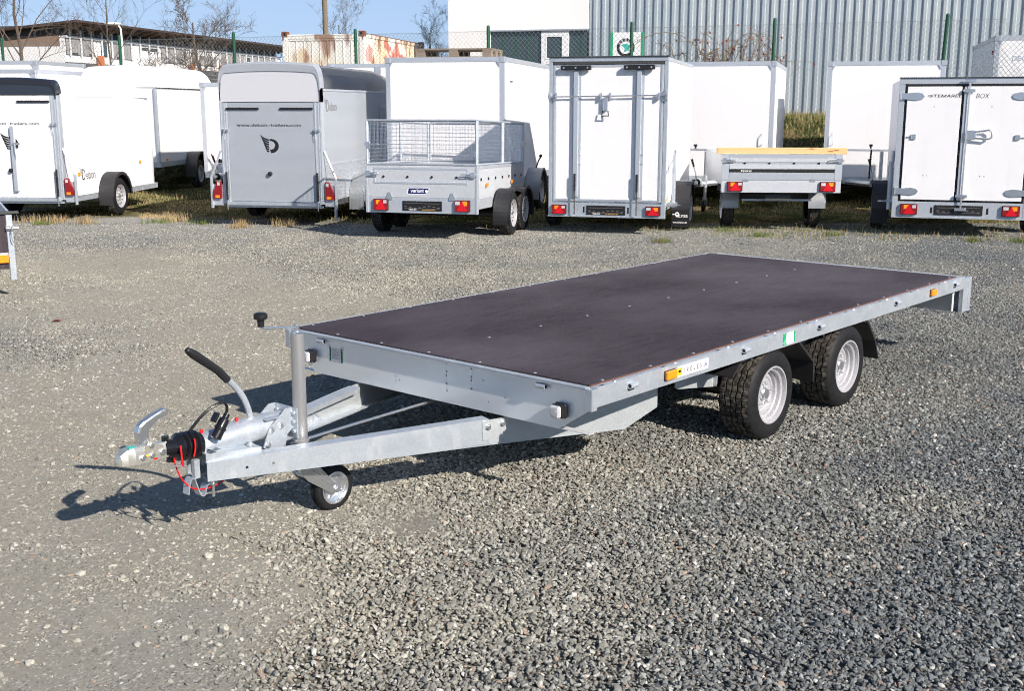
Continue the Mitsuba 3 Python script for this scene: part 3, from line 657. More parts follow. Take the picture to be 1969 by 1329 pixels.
for x in (-.006, .0, .006): pr += [(.100, x - .0025), (.0975, x - .001), (.0975, x + .001), (.100, x + .0025)]
pr += [(.101, .011), (.099, .020), (.094, .027), (.085, .030), (.073, .029), (.070, .024)]
put(f'{k}__tyre', MB().lathe(pr, JW, (1, 0, 0), 64), 'tyre_rubber', FM, 40)
put(f'{k}__rim', MB().lathe([(.071, -.020), (.071, -.029), (.067, -.030), (.062, -.014), (.044, -.008), (.032, -.018), (.016, -.021), (.001, -.021)], JW, (1, 0, 0), 40).lathe([(.067, .020), (.062, .026), (.058, .014), (.001, .012)], JW, (1, 0, 0), 40), 'zinc', FM, 40)
nb = MB()
for q_ in range(4):
    a = q_ * 1.571 + .5; nb.cyl(JW + [-.008, .046 * math.cos(a), .046 * math.sin(a)], JW + [-.017, .046 * math.cos(a), .046 * math.sin(a)], .005, 6)
put(f'{k}__rim_bolt', nb, 'zinc', FM)
# plug and cable, breakaway cable, cable bracket under the front
k = new(f'{fb}__plug')
a, b = np.array([.93, 5.280, .527]), np.array([.93, 5.342, .437]); t = (b - a) / np.linalg.norm(b - a)
put(f'{k}__body', MB().lathe([(.001, 0), (.012, 0), (.013, .018), (.020, .024), (.021, .056), (.024, .060), (.024, .066), (.021, .070), (.022, .104), (.015, .108), (.001, .108)], a, t, 24), 'black_gloss', FM, 35)
put(f'{k}__lid', MB().bx(-.004, .030, -.020, .020, -.004, .006, .003).get().apply_transform(np.array([[1, 0, 0, .930], [0, t[1], t[2], a[1] + .048], [0, t[2], -t[1], a[2] - .006], [0, 0, 0, 1]])), 'black_gloss', FM, False)
put(f'{k}__strap', MB().bx(.905, .94, 5.335, 5.37, .4, .403), 'zinc', FM, False)
for dx in (-.004, .004):
    pts = bez([(.935 + dx, 5.28, .53), (.935 + dx, 5.255, .60), (.95 + dx, 5.35, .58), (.965 + dx, 5.43, .48)], 18)
    put(f'{k}__cable', MB().tube(pts, .0038, 8), 'black_gloss', FM, 50)
k = new(f'{fb}__breakaway_cable')
pts = np.vstack([bez([(.965, 5.505, .405), (.965, 5.50, .30), (.965, 5.44, .25), (.965, 5.41, .243)], 12), bez([(.965, 5.41, .243), (.965, 5.35, .225), (.965, 5.29, .24), (.98, 5.20, .28)], 10)[1:]])
puts(k, MB().tube(pts, .0032, 8), 'red_plastic', FM, 50)
put(f'{k}__tail', MB().tube(bez([(.945, 5.485, .44), (.94, 5.487, .42), (.935, 5.488, .37)], 6), .0036, 8).tube(bez([(.944, 5.425, .455), (.938, 5.42, .425), (.945, 5.43, .385)], 6), .0034, 8).cyl((.935, 5.488, .385), (.935, 5.488, .362), .006, 8), 'red_plastic', FM, 50)
put(f'{k}__pin', MB().tube([(.935, 5.53, .372), (.935, 5.485, .364), (.935, 5.47, .358)], .004, 8), 'zinc', FM)
fput('end_plate', MB().bx(.94, 1.06, 5.20, 5.204, .27, .345), 'steel_galvanised')
fput('bracket_stem', MB().bx(.955, .975, 5.40, 5.424, .29, .365), 'steel_galvanised')
m = MB()
w_ = [np.array([1.0, y, z]) for y, z in np.vstack([bez([(5.455, .233), (5.447, .285), (5.440, .300), (5.425, .292)], 8), bez([(5.425, .292), (5.41, .25), (5.405, .212), (5.39, .212)], 8)[1:], bez([(5.39, .212), (5.37, .212), (5.385, .255), (5.355, .258)], 8)[1:]])]
for a, b in zip(w_[:-1], w_[1:]):
    n_ = np.cross([1, 0, 0], (b - a) / np.linalg.norm(b - a)) * .0018
    m.add(trimesh.convex.convex_hull(np.array([c + [sx, 0, 0] + sy * n_ for c in (a, b) for sx in (-.045, -.005) for sy in (-1, 1)])))
fput('wheel_bracket', m, 'steel_galvanised', 40); m = MB()
m.cyl((.955, 5.345, .20), (.955, 5.345, .275), .006, 8).lathe([(.018, 0), (.018, .004), (.010, .0041), (.010, .012), (.001, .012)], (.955, 5.345, .252), (0, 0, 1), 14)
fput('frame_bolt', m, 'zinc', 40); m = MB()
m.cyl((.93, 5.16, .225), (.93, 5.16, .29), .006, 8).lathe([(.020, 0), (.020, .004), (.012, .0041), (.010, .010), (.001, .010)], (.93, 5.16, .258), (0, 0, 1), 14)
fput('frame_bolt', m, 'zinc', 40)
fput('brake_rod', MB().tube([(.99, 4.93, .315), (1.0, 4.55, .322), (1.0, 3.0, .35)], .0065, 10), 'zinc')
# running gear
for y in (2.589, 1.710):
    fput('axle', MB().cyl((.22, y, .235), (1.78, y, .235), .045, 20), 'black_plastic')
    for x in (.21, 1.70): fput('suspension_arm', MB().bx(x, x + .09, y - .16, y - .046, .22, .30, .01), 'black_plastic')
    wheel(fb, (FM @ [.0125, y, .2370, 1])[:3], -FM[:3, 0], 'low'); wheel(fb, (FM @ [1.9875, y, .2370, 1])[:3], FM[:3, 0], 'low')
for s in (0, 1):
    xs = lambda a, b: (a, b) if s == 0 else (2 - b, 2 - a)
    m = MB().prism([(3.16, .385), (2.83, .48), (2.80, .47), (2.80, .285), (3.14, .335), (3.16, .345)], (xs(.24, .245)[0], 0, 0), (0, 1, 0), (0, 0, 1), .005)
    m.bx(*xs(.246, .29), 1.2, 3.14, .40, .48).bx(*xs(.22, .239), 2.80, 2.806, .29, .46)
    fput('axle_bracket', m, 'steel_arm', False)
    for pts in ([(2.302, .470), (2.118, .330), (2.106, .215), (2.096, .215), (2.105, .335), (2.28, .470)], [(1.56, .482), (1.43, .452), (1.312, .322), (1.254, .204), (1.244, .204), (1.300, .330), (1.42, .462), (1.55, .482)], [(2.98, .40), (2.90, .468), (2.7, .478), (2.7, .470), (2.895, .458), (2.97, .392)]):
        fput('mudguard', MB().prism(pts, (xs(.03, .225)[0], 0, 0), (0, 1, 0), (0, 0, 1), .195), 'fender_black', False)
    m = MB()
    for y in np.arange(.35, 4.0, .8): m.bx(.04, 1.96, y, y + .05, .505, .5445)
    if s == 0: fput('cross_member', m, 'steel_galvanised', False)
m = MB()
for b, a0 in ((.06, 3.72), (.06, 2.77), (.06, 1.97), (.06, .95)): m.cyl((b, a0, .485), (b - .004, a0 - .02, .448), .0045, 8)
fput('rail_pin', m, 'zinc')

# ------------------------------------------------------------------ parked trailers behind: frame with x to the right, y away from the tail, z up; origin at the right tail corner
def park(x, y, deg, nose=0.0, z=0.0):
    a = math.radians(deg); return frame((x, y, z), (math.cos(a), -math.sin(a))) @ rotx(-nose)
def dirs(M, v): return M[:3, :3] @ np.asarray(v, float)
def at(M, *p): return (M @ [*p, 1])[:3]

def bg_wheel(k, M, x, y, side, r=0.292, z=None):
    c = at(M, x, y, 0); c[2] = r if z is None else z
    return wheel(k, c, dirs(M, (side, 0, 0)), 'van')

def tail_light(k, M, x, z, w, h, y0=-.002, out=1, style='flat'):
    """out: +1 if the clear window lies to the right"""
    t = new(f'{k}__tail_light')
    put(f'{t}__housing', MB().bx(x - w / 2, x + w / 2, y0 - .035, y0, z - h / 2, z + h / 2, .004), 'black_plastic', M, False)
    yb = y0 - .0355; e = .006
    put(f'{t}__red_lens', MB().bx(x - w / 2 + e, x + w / 2 - e, yb - .006, yb, z - h / 2 + e, z + h / 2 - e, .003), 'lens_red', M, False)
    put(f'{t}__amber_lens', MB().bx(x - w * .30, x - w * .02, yb - .009, yb - .0061, z + h * .02, z + h / 2 - .012, .001) if out < 0 else MB().bx(x + w * .04, x + w * .34, yb - .009, yb - .0061, z + h * .02, z + h / 2 - .012, .001), 'lens_amber', M, False)
    put(f'{t}__clear_lens', MB().bx(x - w * .44, x - w * .14, yb - .008, yb - .0061, z + h * .10, z + h / 2 - .014) if out > 0 else MB().bx(x + w * .20, x + w * .42, yb - .008, yb - .0061, z + h * .12, z + h / 2 - .014), 'lens_clear', M, False)
    tri = Polygon([(x - .072, z - h / 2 + .008), (x + .072, z - h / 2 + .008), (x, z + h / 2 - .012)]).buffer(-.006).buffer(.006)
    put(f'{t}__triangle', MB().prism(tri, (0, yb - .0062, 0), (1, 0, 0), (0, 0, 1), .010), 'reflector_red', M, False)
    return t

def plate_holder(k, M, x, z, y0=-.002, orange=True, w=.53, h=.125):
    p = new(f'{k}__plate_holder')
    put(f'{p}__backing', MB().bx(x - w / 2, x + w / 2, y0 - .012, y0, z - h / 2, z + h / 2, .004), 'print_black', M, False)
    rel = MB()
    for s in np.linspace(-.42, .42, 8): rel.bx(x + s * w - .016, x + s * w + .016, y0 - .0145, y0 - .0121, z - .02 + .012 * math.sin(9 * s), z - .012 + .012 * math.sin(9 * s))
    for zz in (-.036, .03): rel.bx(x - w * .44, x + w * .44, y0 - .0142, y0 - .0121, z + zz, z + zz + .004)
    put(f'{p}__ribs', rel, 'print_grey', M, False)
    if orange:
        put(f'{p}__print', text('TRELEX', .015, at_l(x - w * .24, y0 - .0122, z - h * .44), (1, 0, 0), (0, 0, 1), 1.4, True), 'print_white', M, False)
        put(f'{p}__print', text('.de Anhängermarkt', .013, at_l(x + w * .16, y0 - .0122, z - h * .44), (1, 0, 0), (0, 0, 1), 1.1), 'print_orange', M, False)
def at_l(*p): return np.array(p, float)

def fender(k, M, x0, x1, yc, zc, r, m='fender_black', a0=0, a1=180, flap=.14, th=.008):
    """arched mudguard over one wheel"""
    out = [(yc + r * math.cos(t), zc + r * math.sin(t)) for t in np.radians(np.linspace(a0, a1, 15))]
    inn = [(yc + (r - th) * math.cos(t), zc + (r - th) * math.sin(t)) for t in np.radians(np.linspace(a0, a1, 15))]
    tail = [(out[-1][0], out[-1][1] - flap), (inn[-1][0], inn[-1][1] - flap)]
    g = put(f'{k}__mudguard', MB().prism(out + tail + inn[::-1], (x0, 0, 0), (0, 1, 0), (0, 0, 1), x1 - x0).prism(Polygon(out + inn[::-1]).buffer(.0), (x1 - .004, 0, 0), (0, 1, 0), (0, 0, 1), .012), m, M, 25)
    face = Polygon(out + [(yc + r * math.cos(math.radians(a1)), zc - .02)] + [(yc + (r - .045) * math.cos(t), zc + (r - .045) * math.sin(t)) for t in np.radians(np.linspace(a1, a0, 15))]).buffer(0)
    put(f'{g}__lip', MB().prism(face, (x1 + .0085, 0, 0), (0, 1, 0), (0, 0, 1), .006), m, M, False)
    return g

def side_light(k, M, x, y, z):
    s = new(f'{k}__amber_side_light'); puts(s, MB().bx(x, x + .014, y - .035, y + .035, z - .025, z + .025, .003), 'lens_amber', M, False)

def swoosh_logo(k, M, o, s, m='print_black'):
    """wing of six feathers and a letter D, s = height"""
    o = np.array(o, float); P = []
    for i in range(6):
        y0 = 1.0 - i * .140; x0 = i * .055; ye = .74 - i * .128
        up = bez([(x0, y0), (x0 + .12, y0 - .15), (.34, ye + .03), (.50, ye)], 10)
        dn = bez([(.50, ye - .095), (.30, ye - .075), (x0 + .10, y0 - .235), (x0 + .005, y0 - .06)], 10)
        P.append(Polygon(np.vstack([up, dn])).buffer(0))
    D = Point(0, 0).buffer(1, 24); D = affinity.scale(D, .46, .40); D = affinity.translate(D, .62, .36)
    H = affinity.translate(affinity.scale(Point(0, 0).buffer(1, 24), .26, .235), .60, .40)
    D = D.difference(H).intersection(Polygon([(.56, .95), (1.2, .95), (1.2, -.2), (.66, -.2), (.55, .12), (.53, .5)]))
    g = new(f'{k}__emblem')
    for q_ in P + [D]: put(f'{g}__stroke', MB().prism(affinity.scale(q_, s, s, origin=(0, 0)), o, (1, 0, 0), (0, 0, 1), .0015) , m, M, False)
    return g

def hand_lock(k, M, x, z, y0, s=1):
    g = new(f'{k}__latch')
    m = MB().bx(x - .05, x + .05, y0 - .020, y0, z - .018, z + .018, .004).cyl((x - .045, y0 - .034, z), (x + .055, y0 - .034, z), .010, 10).cyl((x, y0 - .045, z - .03), (x, y0 - .045, z + .02), .009, 10)
    put(f'{g}__body', m, 'zinc', M)
    put(f'{g}__pin', MB().tube([(x - .01, y0 - .04, z - .03), (x - .005, y0 - .045, z - .10), (x + .006, y0 - .042, z - .13)], .004, 6), 'zinc', M)

def drop_latch(k, M, x, z, y0, s):
    """over-centre clip at the corner of a tailboard, s: -1 points to the right from the left corner"""
    g = new(f'{k}__corner_clip')
    put(f'{g}__body', MB().bx(x - .03, x + .03, y0 - .022, y0 - .001, z - .035, z + .035, .005).bx(x - .055 * s - .028, x - .055 * s + .028, y0 - .018, y0 - .001, z - .022, z + .012, .004), 'zinc', M, False)
    put(f'{g}__loop', MB().tube([(x - s * .02, y0 - .026, z + .012), (x - s * .14, y0 - .030, z + .012), (x - s * .15, y0 - .030, z), (x - s * .14, y0 - .030, z - .012), (x - s * .02, y0 - .026, z - .012)], .006, 6).bx(x + s * .03, x + s * .05, y0 - .015, y0 + .01, z - .012, z + .012), 'zinc', M)

def tow_end(k, M, x, y, z, yb, up=.52, lever=True, lean=0.0, kind='A'):
    """drawbar reaching towards -y in the frame (the yard side), for trailers parked nose first: beams, coupling, jack with crank, lever"""
    m = MB()
    for s in (-1, 1): m.add(tube([(x + s * .42, yb, z), (x + s * .05, y + .25, z)], .042, 4))
    put(f'{k}__drawbar', m, 'steel_galvanised', M, False)
    c = new(f'{k}__coupling')
    put(f'{c}__housing', MB().lathe([(.001, 0), (.045, 0), (.055, .06), (.050, .26), (.001, .26)], (x, y + .04, z + .05), (0, 1, 0), 20).bx(x - .06, x + .06, y + .02, y + .30, z - .03, z + .02), 'zinc', M)
    put(f'{c}__head', MB().cyl((x, y - .16, z + .03), (x, y - .02, z + .045), .032, 12).ball((x, y - .18, z + .02), .042, 2).tube([(x, y - .10, z + .06), (x, y - .09, z + .14), (x, y - .16, z + .16)], .012, 8), 'zinc_yellow', M)
    put(f'{c}__bellows', MB().lathe([(.035, 0), (.055, .012), (.042, .024), (.055, .036), (.042, .048), (.055, .060), (.04, .075)], (x, y - .03, z + .045), (0, 1, 0), 20), 'black_gloss', M)
    if lever:
        put(f'{k}__brake_lever', MB().tube([(x - .02, y + .12, z + .06), (x - .03, y + .12, z + .17), (x - .065, y + .10, z + .30)], .011, 8), 'steel_galvanised', M)
        put(f'{k}__lever_grip', MB().tube([(x - .063, y + .10, z + .29), (x - .10, y + .09, z + .41)], [.016, .018], 10), 'black_plastic', M)
    jx, jy = x + .10, y + .35
    j = new(f'{k}__jack')
    put(f'{j}__tube', MB().cyl((jx, jy, z - .06), (jx, jy, z + up), .03, 16), 'steel_galvanised', M)
    put(f'{j}__crank', MB().tube([(jx, jy, z + up), (jx, jy, z + up + .03), (jx - .17, jy - .02, z + up + .035), (jx - .175, jy - .02, z + up + .06)], .007, 8), 'zinc', M)
    put(f'{j}__knob', MB().lathe([(.001, 0), (.014, 0), (.016, .03), (.030, .04), (.030, .06), (.018, .07), (.001, .071)], (jx - .175, jy - .02, z + up + .05), (0, 0, 1), 14), 'black_plastic', M)
    put(f'{j}__leg', MB().cyl((jx, jy, .20), (jx, jy, z - .05), .024, 12).bx(jx - .035, jx + .035, jy - .02, jy + .02, .10, .24), 'zinc', M)
    put(f'{j}__wheel', MB().lathe([(.02, -.03), (.09, -.03), (.10, -.02), (.10, .02), (.09, .03), (.02, .03)], (jx - .01, jy - .05, .105), (1, 0, 0), 24), 'tyre_rubber', M)

def box_body(k, M, W, L, zb, zt, skin='white_panel', edge='aluminium', e=.045, base=True):
    """sandwich-panel box with aluminium edge profiles and corner caps"""
    put(f'{k}__box', MB().bx(-W + .004, -.004, .004, L - .004, zb + .01, zt - .004), skin, M, False)
    for (x0, x1, y0, y1) in ((-W, -W + e, -.003, e), (-e, .003, -.003, e), (-W, -W + e, L - e, L + .003), (-e, .003, L - e, L + .003)):
        put(f'{k}__corner_profile', MB().bx(x0 - (.003 if x0 < -W / 2 else 0), x1, y0, y1, zb, zt - e, .006), edge, M, False)
    for (x0, x1, y0, y1) in ((-W + e, -e, -.003, e), (-W + e, -e, L - e, L + .003), (-W - .003, -W + e, e, L - e), (-e, .003, e, L - e)):
        put(f'{k}__roof_profile', MB().bx(x0, x1, y0, y1, zt - e, zt, .006), edge, M, False)
    for x in (-W + .5 * e - .004, -.5 * e + .004):
        for y in (.5 * e - .004, L - .5 * e + .004):
            sx, sy = (1 if x < -W / 2 else -1), (1 if y < L / 2 else -1)
            m = MB().bx(x - e * .62, x + e * .62, y - e * .62, y + e * .62, zt - e * 1.15, zt + .004, .008)
            yy = y - sy * e * .62
            m.prism([(x + sx * e * .5, zt - e * .9), (x + sx * e * 1.15, zt - e * .9), (x + sx * e * .5, zt - e * 1.9)] if sx > 0 else [(x - e * 1.15, zt - e * .9), (x - e * .5, zt - e * .9), (x - e * .5, zt - e * 1.9)], (0, yy + (.0085 if sy > 0 else .0), 0), (1, 0, 0), (0, 0, 1), .008)
            put(f'{k}__corner_cap', m, 'aluminium_shade', M, False)
    if base: put(f'{k}__floor_frame', MB().bx(-W + .01, -.01, .01, L - .01, zb - .10, zb + .009), 'steel_galvanised', M, False)

# --- silver van-bodied trailer with ramp door
def arch_roof(W, z0, z1, rc, n=10):
    """roof outline across the body, from the right eave to the left eave"""
    right = [(-rc * .62 + rc * .62 * math.cos(t), z0 + (z1 - z0 - .035) * math.sin(t) ** .85) for t in np.linspace(0, math.pi / 2, n)]
    top = [(-W / 2 + (W / 2 - rc * .62) * u, z1 - .035 * u * u) for u in np.linspace(1, -1, 13)[1:-1]]
    return right + top + [(-W - x, z) for x, z in right[::-1]]

def loft(rings, close=True):
    n = len(rings[0]); v = np.vstack(rings); f = []
    for a in range(len(rings) - 1):
        for b in range(n - (0 if close else 1)):
            c = (b + 1) % n; p, q_, r_, s_ = a * n + b, a * n + c, (a + 1) * n + c, (a + 1) * n + b; f += [[p, q_, r_], [p, r_, s_]]
    return trimesh.Trimesh(v, np.array(f), process=False)

def cap(ring):
    r = np.asarray(ring); return trimesh.Trimesh(np.vstack([r, r.mean(0)]), [[i_, (i_ + 1) % len(r), len(r)] for i_ in range(len(r))], process=False)

def van_trailer(label, M, W, L, zb, ze, zp, body, roof, hood, door, logo, side_text, ground_leg=True, hood_h=.17):
    k = thing('van_trailer', label, 'trailer')
    # body with a nose that rounds off at the front
    def ring(y, sx, zr, rc=.16):
        o = arch_roof(W * sx, ze, ze + (zp - ze) * zr, rc)
        return np.array([(x * 1.0 - W * (1 - sx) / 2, y, z) for x, z in o])
    ys = [0.05] + list(np.linspace(.5, L - 1.5, 4)) + [L - 1.1, L - .7, L - .38, L - .14, L - .02]
    sx = [1] * 5 + [1, .985, .94, .86, .74]; zr = [1] * 5 + [.95, .78, .50, .12, -.35]
    R = [ring(y, a, b, .16 * a) for y, a, b in zip(ys, sx, zr)]
    put(f'{k}__roof', loft(R, False), roof, M, 50)
    put(f'{k}__roof_trim', MB().bx(-.004, .010, .05, L - .45, ze - .02, ze + .012, .003).bx(-W - .010, -W + .004, .05, L - .45, ze - .02, ze + .012, .003), 'aluminium' if roof == 'roof_dark' else body, M, False)
    wall = [np.array([(0 - W * (1 - a) / 2, y, zb), (0 - W * (1 - a) / 2, y, r_[0, 2]), (-W + W * (1 - a) / 2, y, r_[0, 2]), (-W + W * (1 - a) / 2, y, zb)]) for y, a, r_ in zip(ys, sx, R)]
    put(f'{k}__wall', MB().add(loft(wall)).add(cap(np.vstack([wall[-1][0:1], R[-1], wall[-1][3:4]]))), body, M, 35)
    put(f'{k}__floor_frame', MB().bx(-W + .01, -.01, .05, L - .25, zb - .085, zb - .001), 'steel_galvanised' if body != 'silver_panel' else 'dark_grey', M, False)
    # tail: hood over the door, frame posts, ramp door
    hr = [np.array([(x, y, z + dz) for x, z in arch_roof(W, ze + .01, zp + .005, .16)]) for y, dz in ((.10, .012), (.0, .012), (-.05, .006), (-.075, -.02))]
    hc = np.array([(-W / 2 + (x + W / 2) * .985, -.078, ze - .16 + max(0, (z - ze)) * .65) for x, z in arch_roof(W, ze + .01, zp, .16)])
    put(f'{k}__hood_rim', MB().add(loft(hr, False)).add(loft([hr[-1], np.array([(-W / 2 + (x + W / 2) * .97, -.07, ze + (z - ze) * .72) for x, y, z in hr[-1]])], False)), 'silver_panel' if hood == 'silver' else hood, M, 50)
    up = Polygon([(x, z) for x, z in [(-.03, ze - hood_h + .005)] + [(-W / 2 + (x + W / 2) * .965, ze + (z - ze) * .72) for x, z in arch_roof(W, ze + .01, zp, .16)] + [(-W + .03, ze - hood_h + .005)]]).buffer(0)
    zd = ze - hood_h
    if hood == 'silver': put(f'{k}__upper_panel', MB().prism(up, (0, -.045, 0), (1, 0, 0), (0, 0, 1), .01), 'silver_hood', M, False)
    else:
        put(f'{k}__upper_panel', MB().prism(up, (0, -.045, 0), (1, 0, 0), (0, 0, 1), .01), 'roof_dark', M, False)
    for x in (-.028, -W + .005):
        put(f'{k}__seal', MB().tube([(x + .012, -.056, zd + .01), (x + .010, -.056, ze - .05), (x + (.0 if x > -.5 else .026), -.056, ze + .10)], .009, 6), 'print_black', M)
    for x0, x1 in ((-.115, .004), (-W - .004, -W + .115)):
        g = put(f'{k}__door_post', MB().bx(x0, x1, -.045, .06, zb - .03, zd, .004), 'aluminium', M, False)
        for xr in (x0 + .02, (x0 + x1) / 2 + .01, x1 - .02): put(f'{g}__rib', MB().bx(xr - .007, xr + .007, -.052, -.0452, zb, zd - .01), 'aluminium', M, False)
    nb = 7 if door == 'silver_panel' else 1
    d = new(f'{k}__ramp_door'); hz = (zd - zb - .01) / nb
    for b in range(nb): put(f'{d}__panel', MB().bx(-W + .118, -.118, -.046, -.015, zb + .005 + b * hz, zb + .005 + (b + 1) * hz - .0004), door, M, False)
    put(f'{d}__sill', MB().bx(-W + .05, -.05, -.07, -.01, zb - .055, zb - .002, .006).bx(-W + .03, -.03, -.03, .02, zb - .085, zb - .056), 'steel_galvanised', M, False)
    for xc in (-W * .24, -W * .77): put(f'{d}__handle_bar', MB().bx(xc - .245, xc + .245, -.076, -.0465, zd - .105, zd - .075, .006), 'black_plastic', M, False)
    put(f'{d}__bump_stop', MB().lathe([(.03, 0), (.032, .035), (.022, .05), (.001, .052)], (-W * .52, -.046, zb + .40), (0, -1, 0), 18), 'black_plastic', M)
    if logo:
        put(f'{d}__lettering', text('www.debon-trailers.com', .038, (-W * .52, -.0462, zb + 1.06), (1, 0, 0), (0, 0, 1), 1.55, True), 'print_black', M, False)
        swoosh_logo(d, M, (-W * .52 - .13, -.0462, zb + .70), .25)
    for x, s in ((-.075, 1), (-W + .075, -1)): hand_lock(k, M, x, zb + (zd - zb) * .72, -.050, s)
    for x in (-.075, -W + .075): put(f'{k}__gas_spring', MB().cyl((x, -.09, zb + .02), (x, -.09, zb + .42), .016, 10), 'black_plastic', M); put(f'{k}__spring_rod', MB().cyl((x, -.09, zb - .12), (x, -.09, zb + .019), .008, 8), 'zinc', M)
    # lamp brackets outside the body, with braces
    for s, x in ((1, .0), (-1, -W)):
        m = MB().bx(*sorted((x + s * .01, x + s * .19)), -.03, -.022, zb - .06, zb + .24).bx(*sorted((x + s * .165, x + s * .195)), -.06, -.021, zb - .10, zb + .34, .003)
        m.tube([(x + s * .02, -.035, zb + .72), (x + s * .18, -.04, zb + .34)], .016, 4)
        put(f'{k}__lamp_bracket', m, 'aluminium', M, False)
        t = new(f'{k}__tail_light')
        p = [(x + s * .03, zb + .29), (x + s * .085, zb + .29), (x + s * .155, zb + .10), (x + s * .155, zb + .04), (x + s * .03, zb + .04)]
        put(f'{t}__red_lens', MB().prism(Polygon(p).buffer(-.008).buffer(.008), (0, -.0305, 0), (1, 0, 0), (0, 0, 1), .045), 'lens_red', M, False)
        put(f'{t}__amber_lens', MB().bx(*sorted((x + s * .05, x + s * .115)), -.080, -.0758, zb + .05, zb + .085, .001), 'lens_amber', M, False)
        put(f'{t}__clear_lens', MB().bx(*sorted((x + s * .042, x + s * .082)), -.080, -.0758, zb + .225, zb + .272, .001), 'lens_clear', M, False)
        if ground_leg and s > 0: put(f'{k}__steady_leg', MB().cyl((x + s * .14, .04, .12), (x + s * .14, .04, zb + .05), .022, 12).cyl((x + s * .14, .04, .105), (x + s * .14, .04, .12), .045, 14), 'steel_galvanised', M)
    fender(k, M, .005, .23, 1.45, .31, .37, 'fender_black' if body != 'silver_panel' else 'fender_grey')
    fender(k, M, -W - .23, -W - .005, 1.45, .31, .37, 'fender_black' if body != 'silver_panel' else 'fender_grey')
    bg_wheel(k, M, .205, 1.45, 1); bg_wheel(k, M, -W - .205, 1.45, -1)
    side_light(k, M, .001, .46, zb + .32); side_light(k, M, .001, L - 1.0, zb + .40)
    if side_text:
        z, h, y, col = side_text
        put(f'{k}__lettering', text('ebon', h, (.001, y + h * 2.2, z), (0, 1, 0), (0, 0, 1), .9), col, M, False)
        g = new(f'{k}__emblem')
        put(f'{g}__stroke', text('D', h * 1.5, (.001, y, z - h * .1), (0, 1, 0), (0, 0, 1), .8), col, M, False)
        for q_ in range(5): put(f'{g}__stroke', MB().prism([(y - h * (1.5 - .22 * q_), z + h * (1.75 - .33 * q_)), (y - h * .45, z + h * (1.25 - .26 * q_)), (y - h * .45, z + h * (1.12 - .26 * q_))], (.001, 0, 0), (0, 1, 0), (0, 0, 1), .0015), col, M, False)
    return k

MD = park(-2.66, 16.35, 10)
kd = van_trailer('silver box trailer with dark rounded roof, winged black emblem on its ramp door', MD, 1.51, 4.15, .36, 1.93, 2.30, 'silver_panel', 'roof_dark', 'silver', 'silver_panel', True, (1.64, .11, .22, 'print_grey'))
put(f'{kd}__seam_strip', MB().bx(.002, .008, .06, 2.6, .88, .90).bx(.002, .006, .06, 2.6, .868, .8795), 'aluminium', MD, False)
g = new(f'{kd}__side_door'); put(f'{g}__leaf', MB().bx(.002, .014, 2.85, 3.45, .46, 1.68, .002), 'silver_panel', MD, False); put(f'{g}__frame', MB().bx(.001, .018, 2.82, 3.48, 1.682, 1.705).bx(.001, .018, 2.822, 2.845, .45, 1.681).bx(.001, .018, 3.455, 3.478, .45, 1.681), 'aluminium', MD, False)
g = new(f'{kd}__quilted_skirt'); zz = [.46 + .075 * q_ for q_ in range(6)]
for z in zz: put(f'{g}__seam', MB().bx(.001, .0032, .08, 2.6, z, z + .004), 'aluminium_shade', MD, False)
MA = park(-6.60, 17.0, 5)
ka = van_trailer('glossy white round-roofed box trailer cut off by the left edge, with a dark hood', MA, 1.50, 3.75, .375, 1.86, 2.10, 'white_shell', 'white_shell', 'roof_dark', 'white_panel', True, (.61, .11, .62, 'print_black'), ground_leg=False, hood_h=.0)
g = new(f'{ka}__lock_rail'); puts(g, MB().bx(-.735, -.675, -.10, -.047, .47, 1.42, .004), 'aluminium', MA, False)
put(f'{g}__lever', MB().bx(-.70, -.58, -.125, -.101, 1.15, 1.18, .004).tube([(-.66, -.13, 1.17), (-.66, -.13, 1.06), (-.64, -.13, .96)], .008, 6), 'zinc', MA, False)
MBt = park(-7.0, 23.0, 4, z=.05)
kb = thing('van_trailer', 'white domed-roof box trailer half hidden behind the left white one', 'trailer')
W_, L_ = 1.55, 3.6
o_ = arch_roof(W_, 2.03, 2.47, .16)
ys = [0.0, .10, .25, .6, 2.6, 3.0, 3.3, 3.5]; zr = [.55, .86, .98, 1, 1, .95, .75, .4]
put(f'{kb}__roof', MB().add(loft([np.array([(x, y, 2.02 + (z - 2.03) * s_) for x, z in o_]) for y, s_ in zip(ys, zr)], False)).add(cap([(x, 0, 2.02 + (z - 2.03) * .55) for x, z in o_])).add(cap([(x, 3.5, 2.02 + (z - 2.03) * .4) for x, z in o_])), 'white_shell', MBt, 50)
put(f'{kb}__wall', MB().bx(-W_ + .01, -.01, .012, 3.48, .56, 1.985).bx(-W_ + .03, -.03, .03, 3.45, 1.985, 2.02), 'white_panel', MBt, False)
put(f'{kb}__roof_trim', MB().bx(-.006, .004, .0, 3.5, 2.0, 2.014), 'dark_grey', MBt, False)
put(f'{kb}__corner_profile', MB().bx(-.05, .006, -.03, .03, .54, 2.0, .004), 'steel_galvanised', MBt, False)
put(f'{kb}__floor_frame', MB().bx(-W_, .008, .03, 3.4, .46, .559), 'steel_galvanised', MBt, False)
fender(kb, MBt, .012, .24, 1.75, .33, .38); bg_wheel(kb, MBt, .215, 1.75, 1); bg_wheel(kb, MBt, -W_ - .2, 1.75, -1)
side_light(kb, MBt, .006, .35, .60)

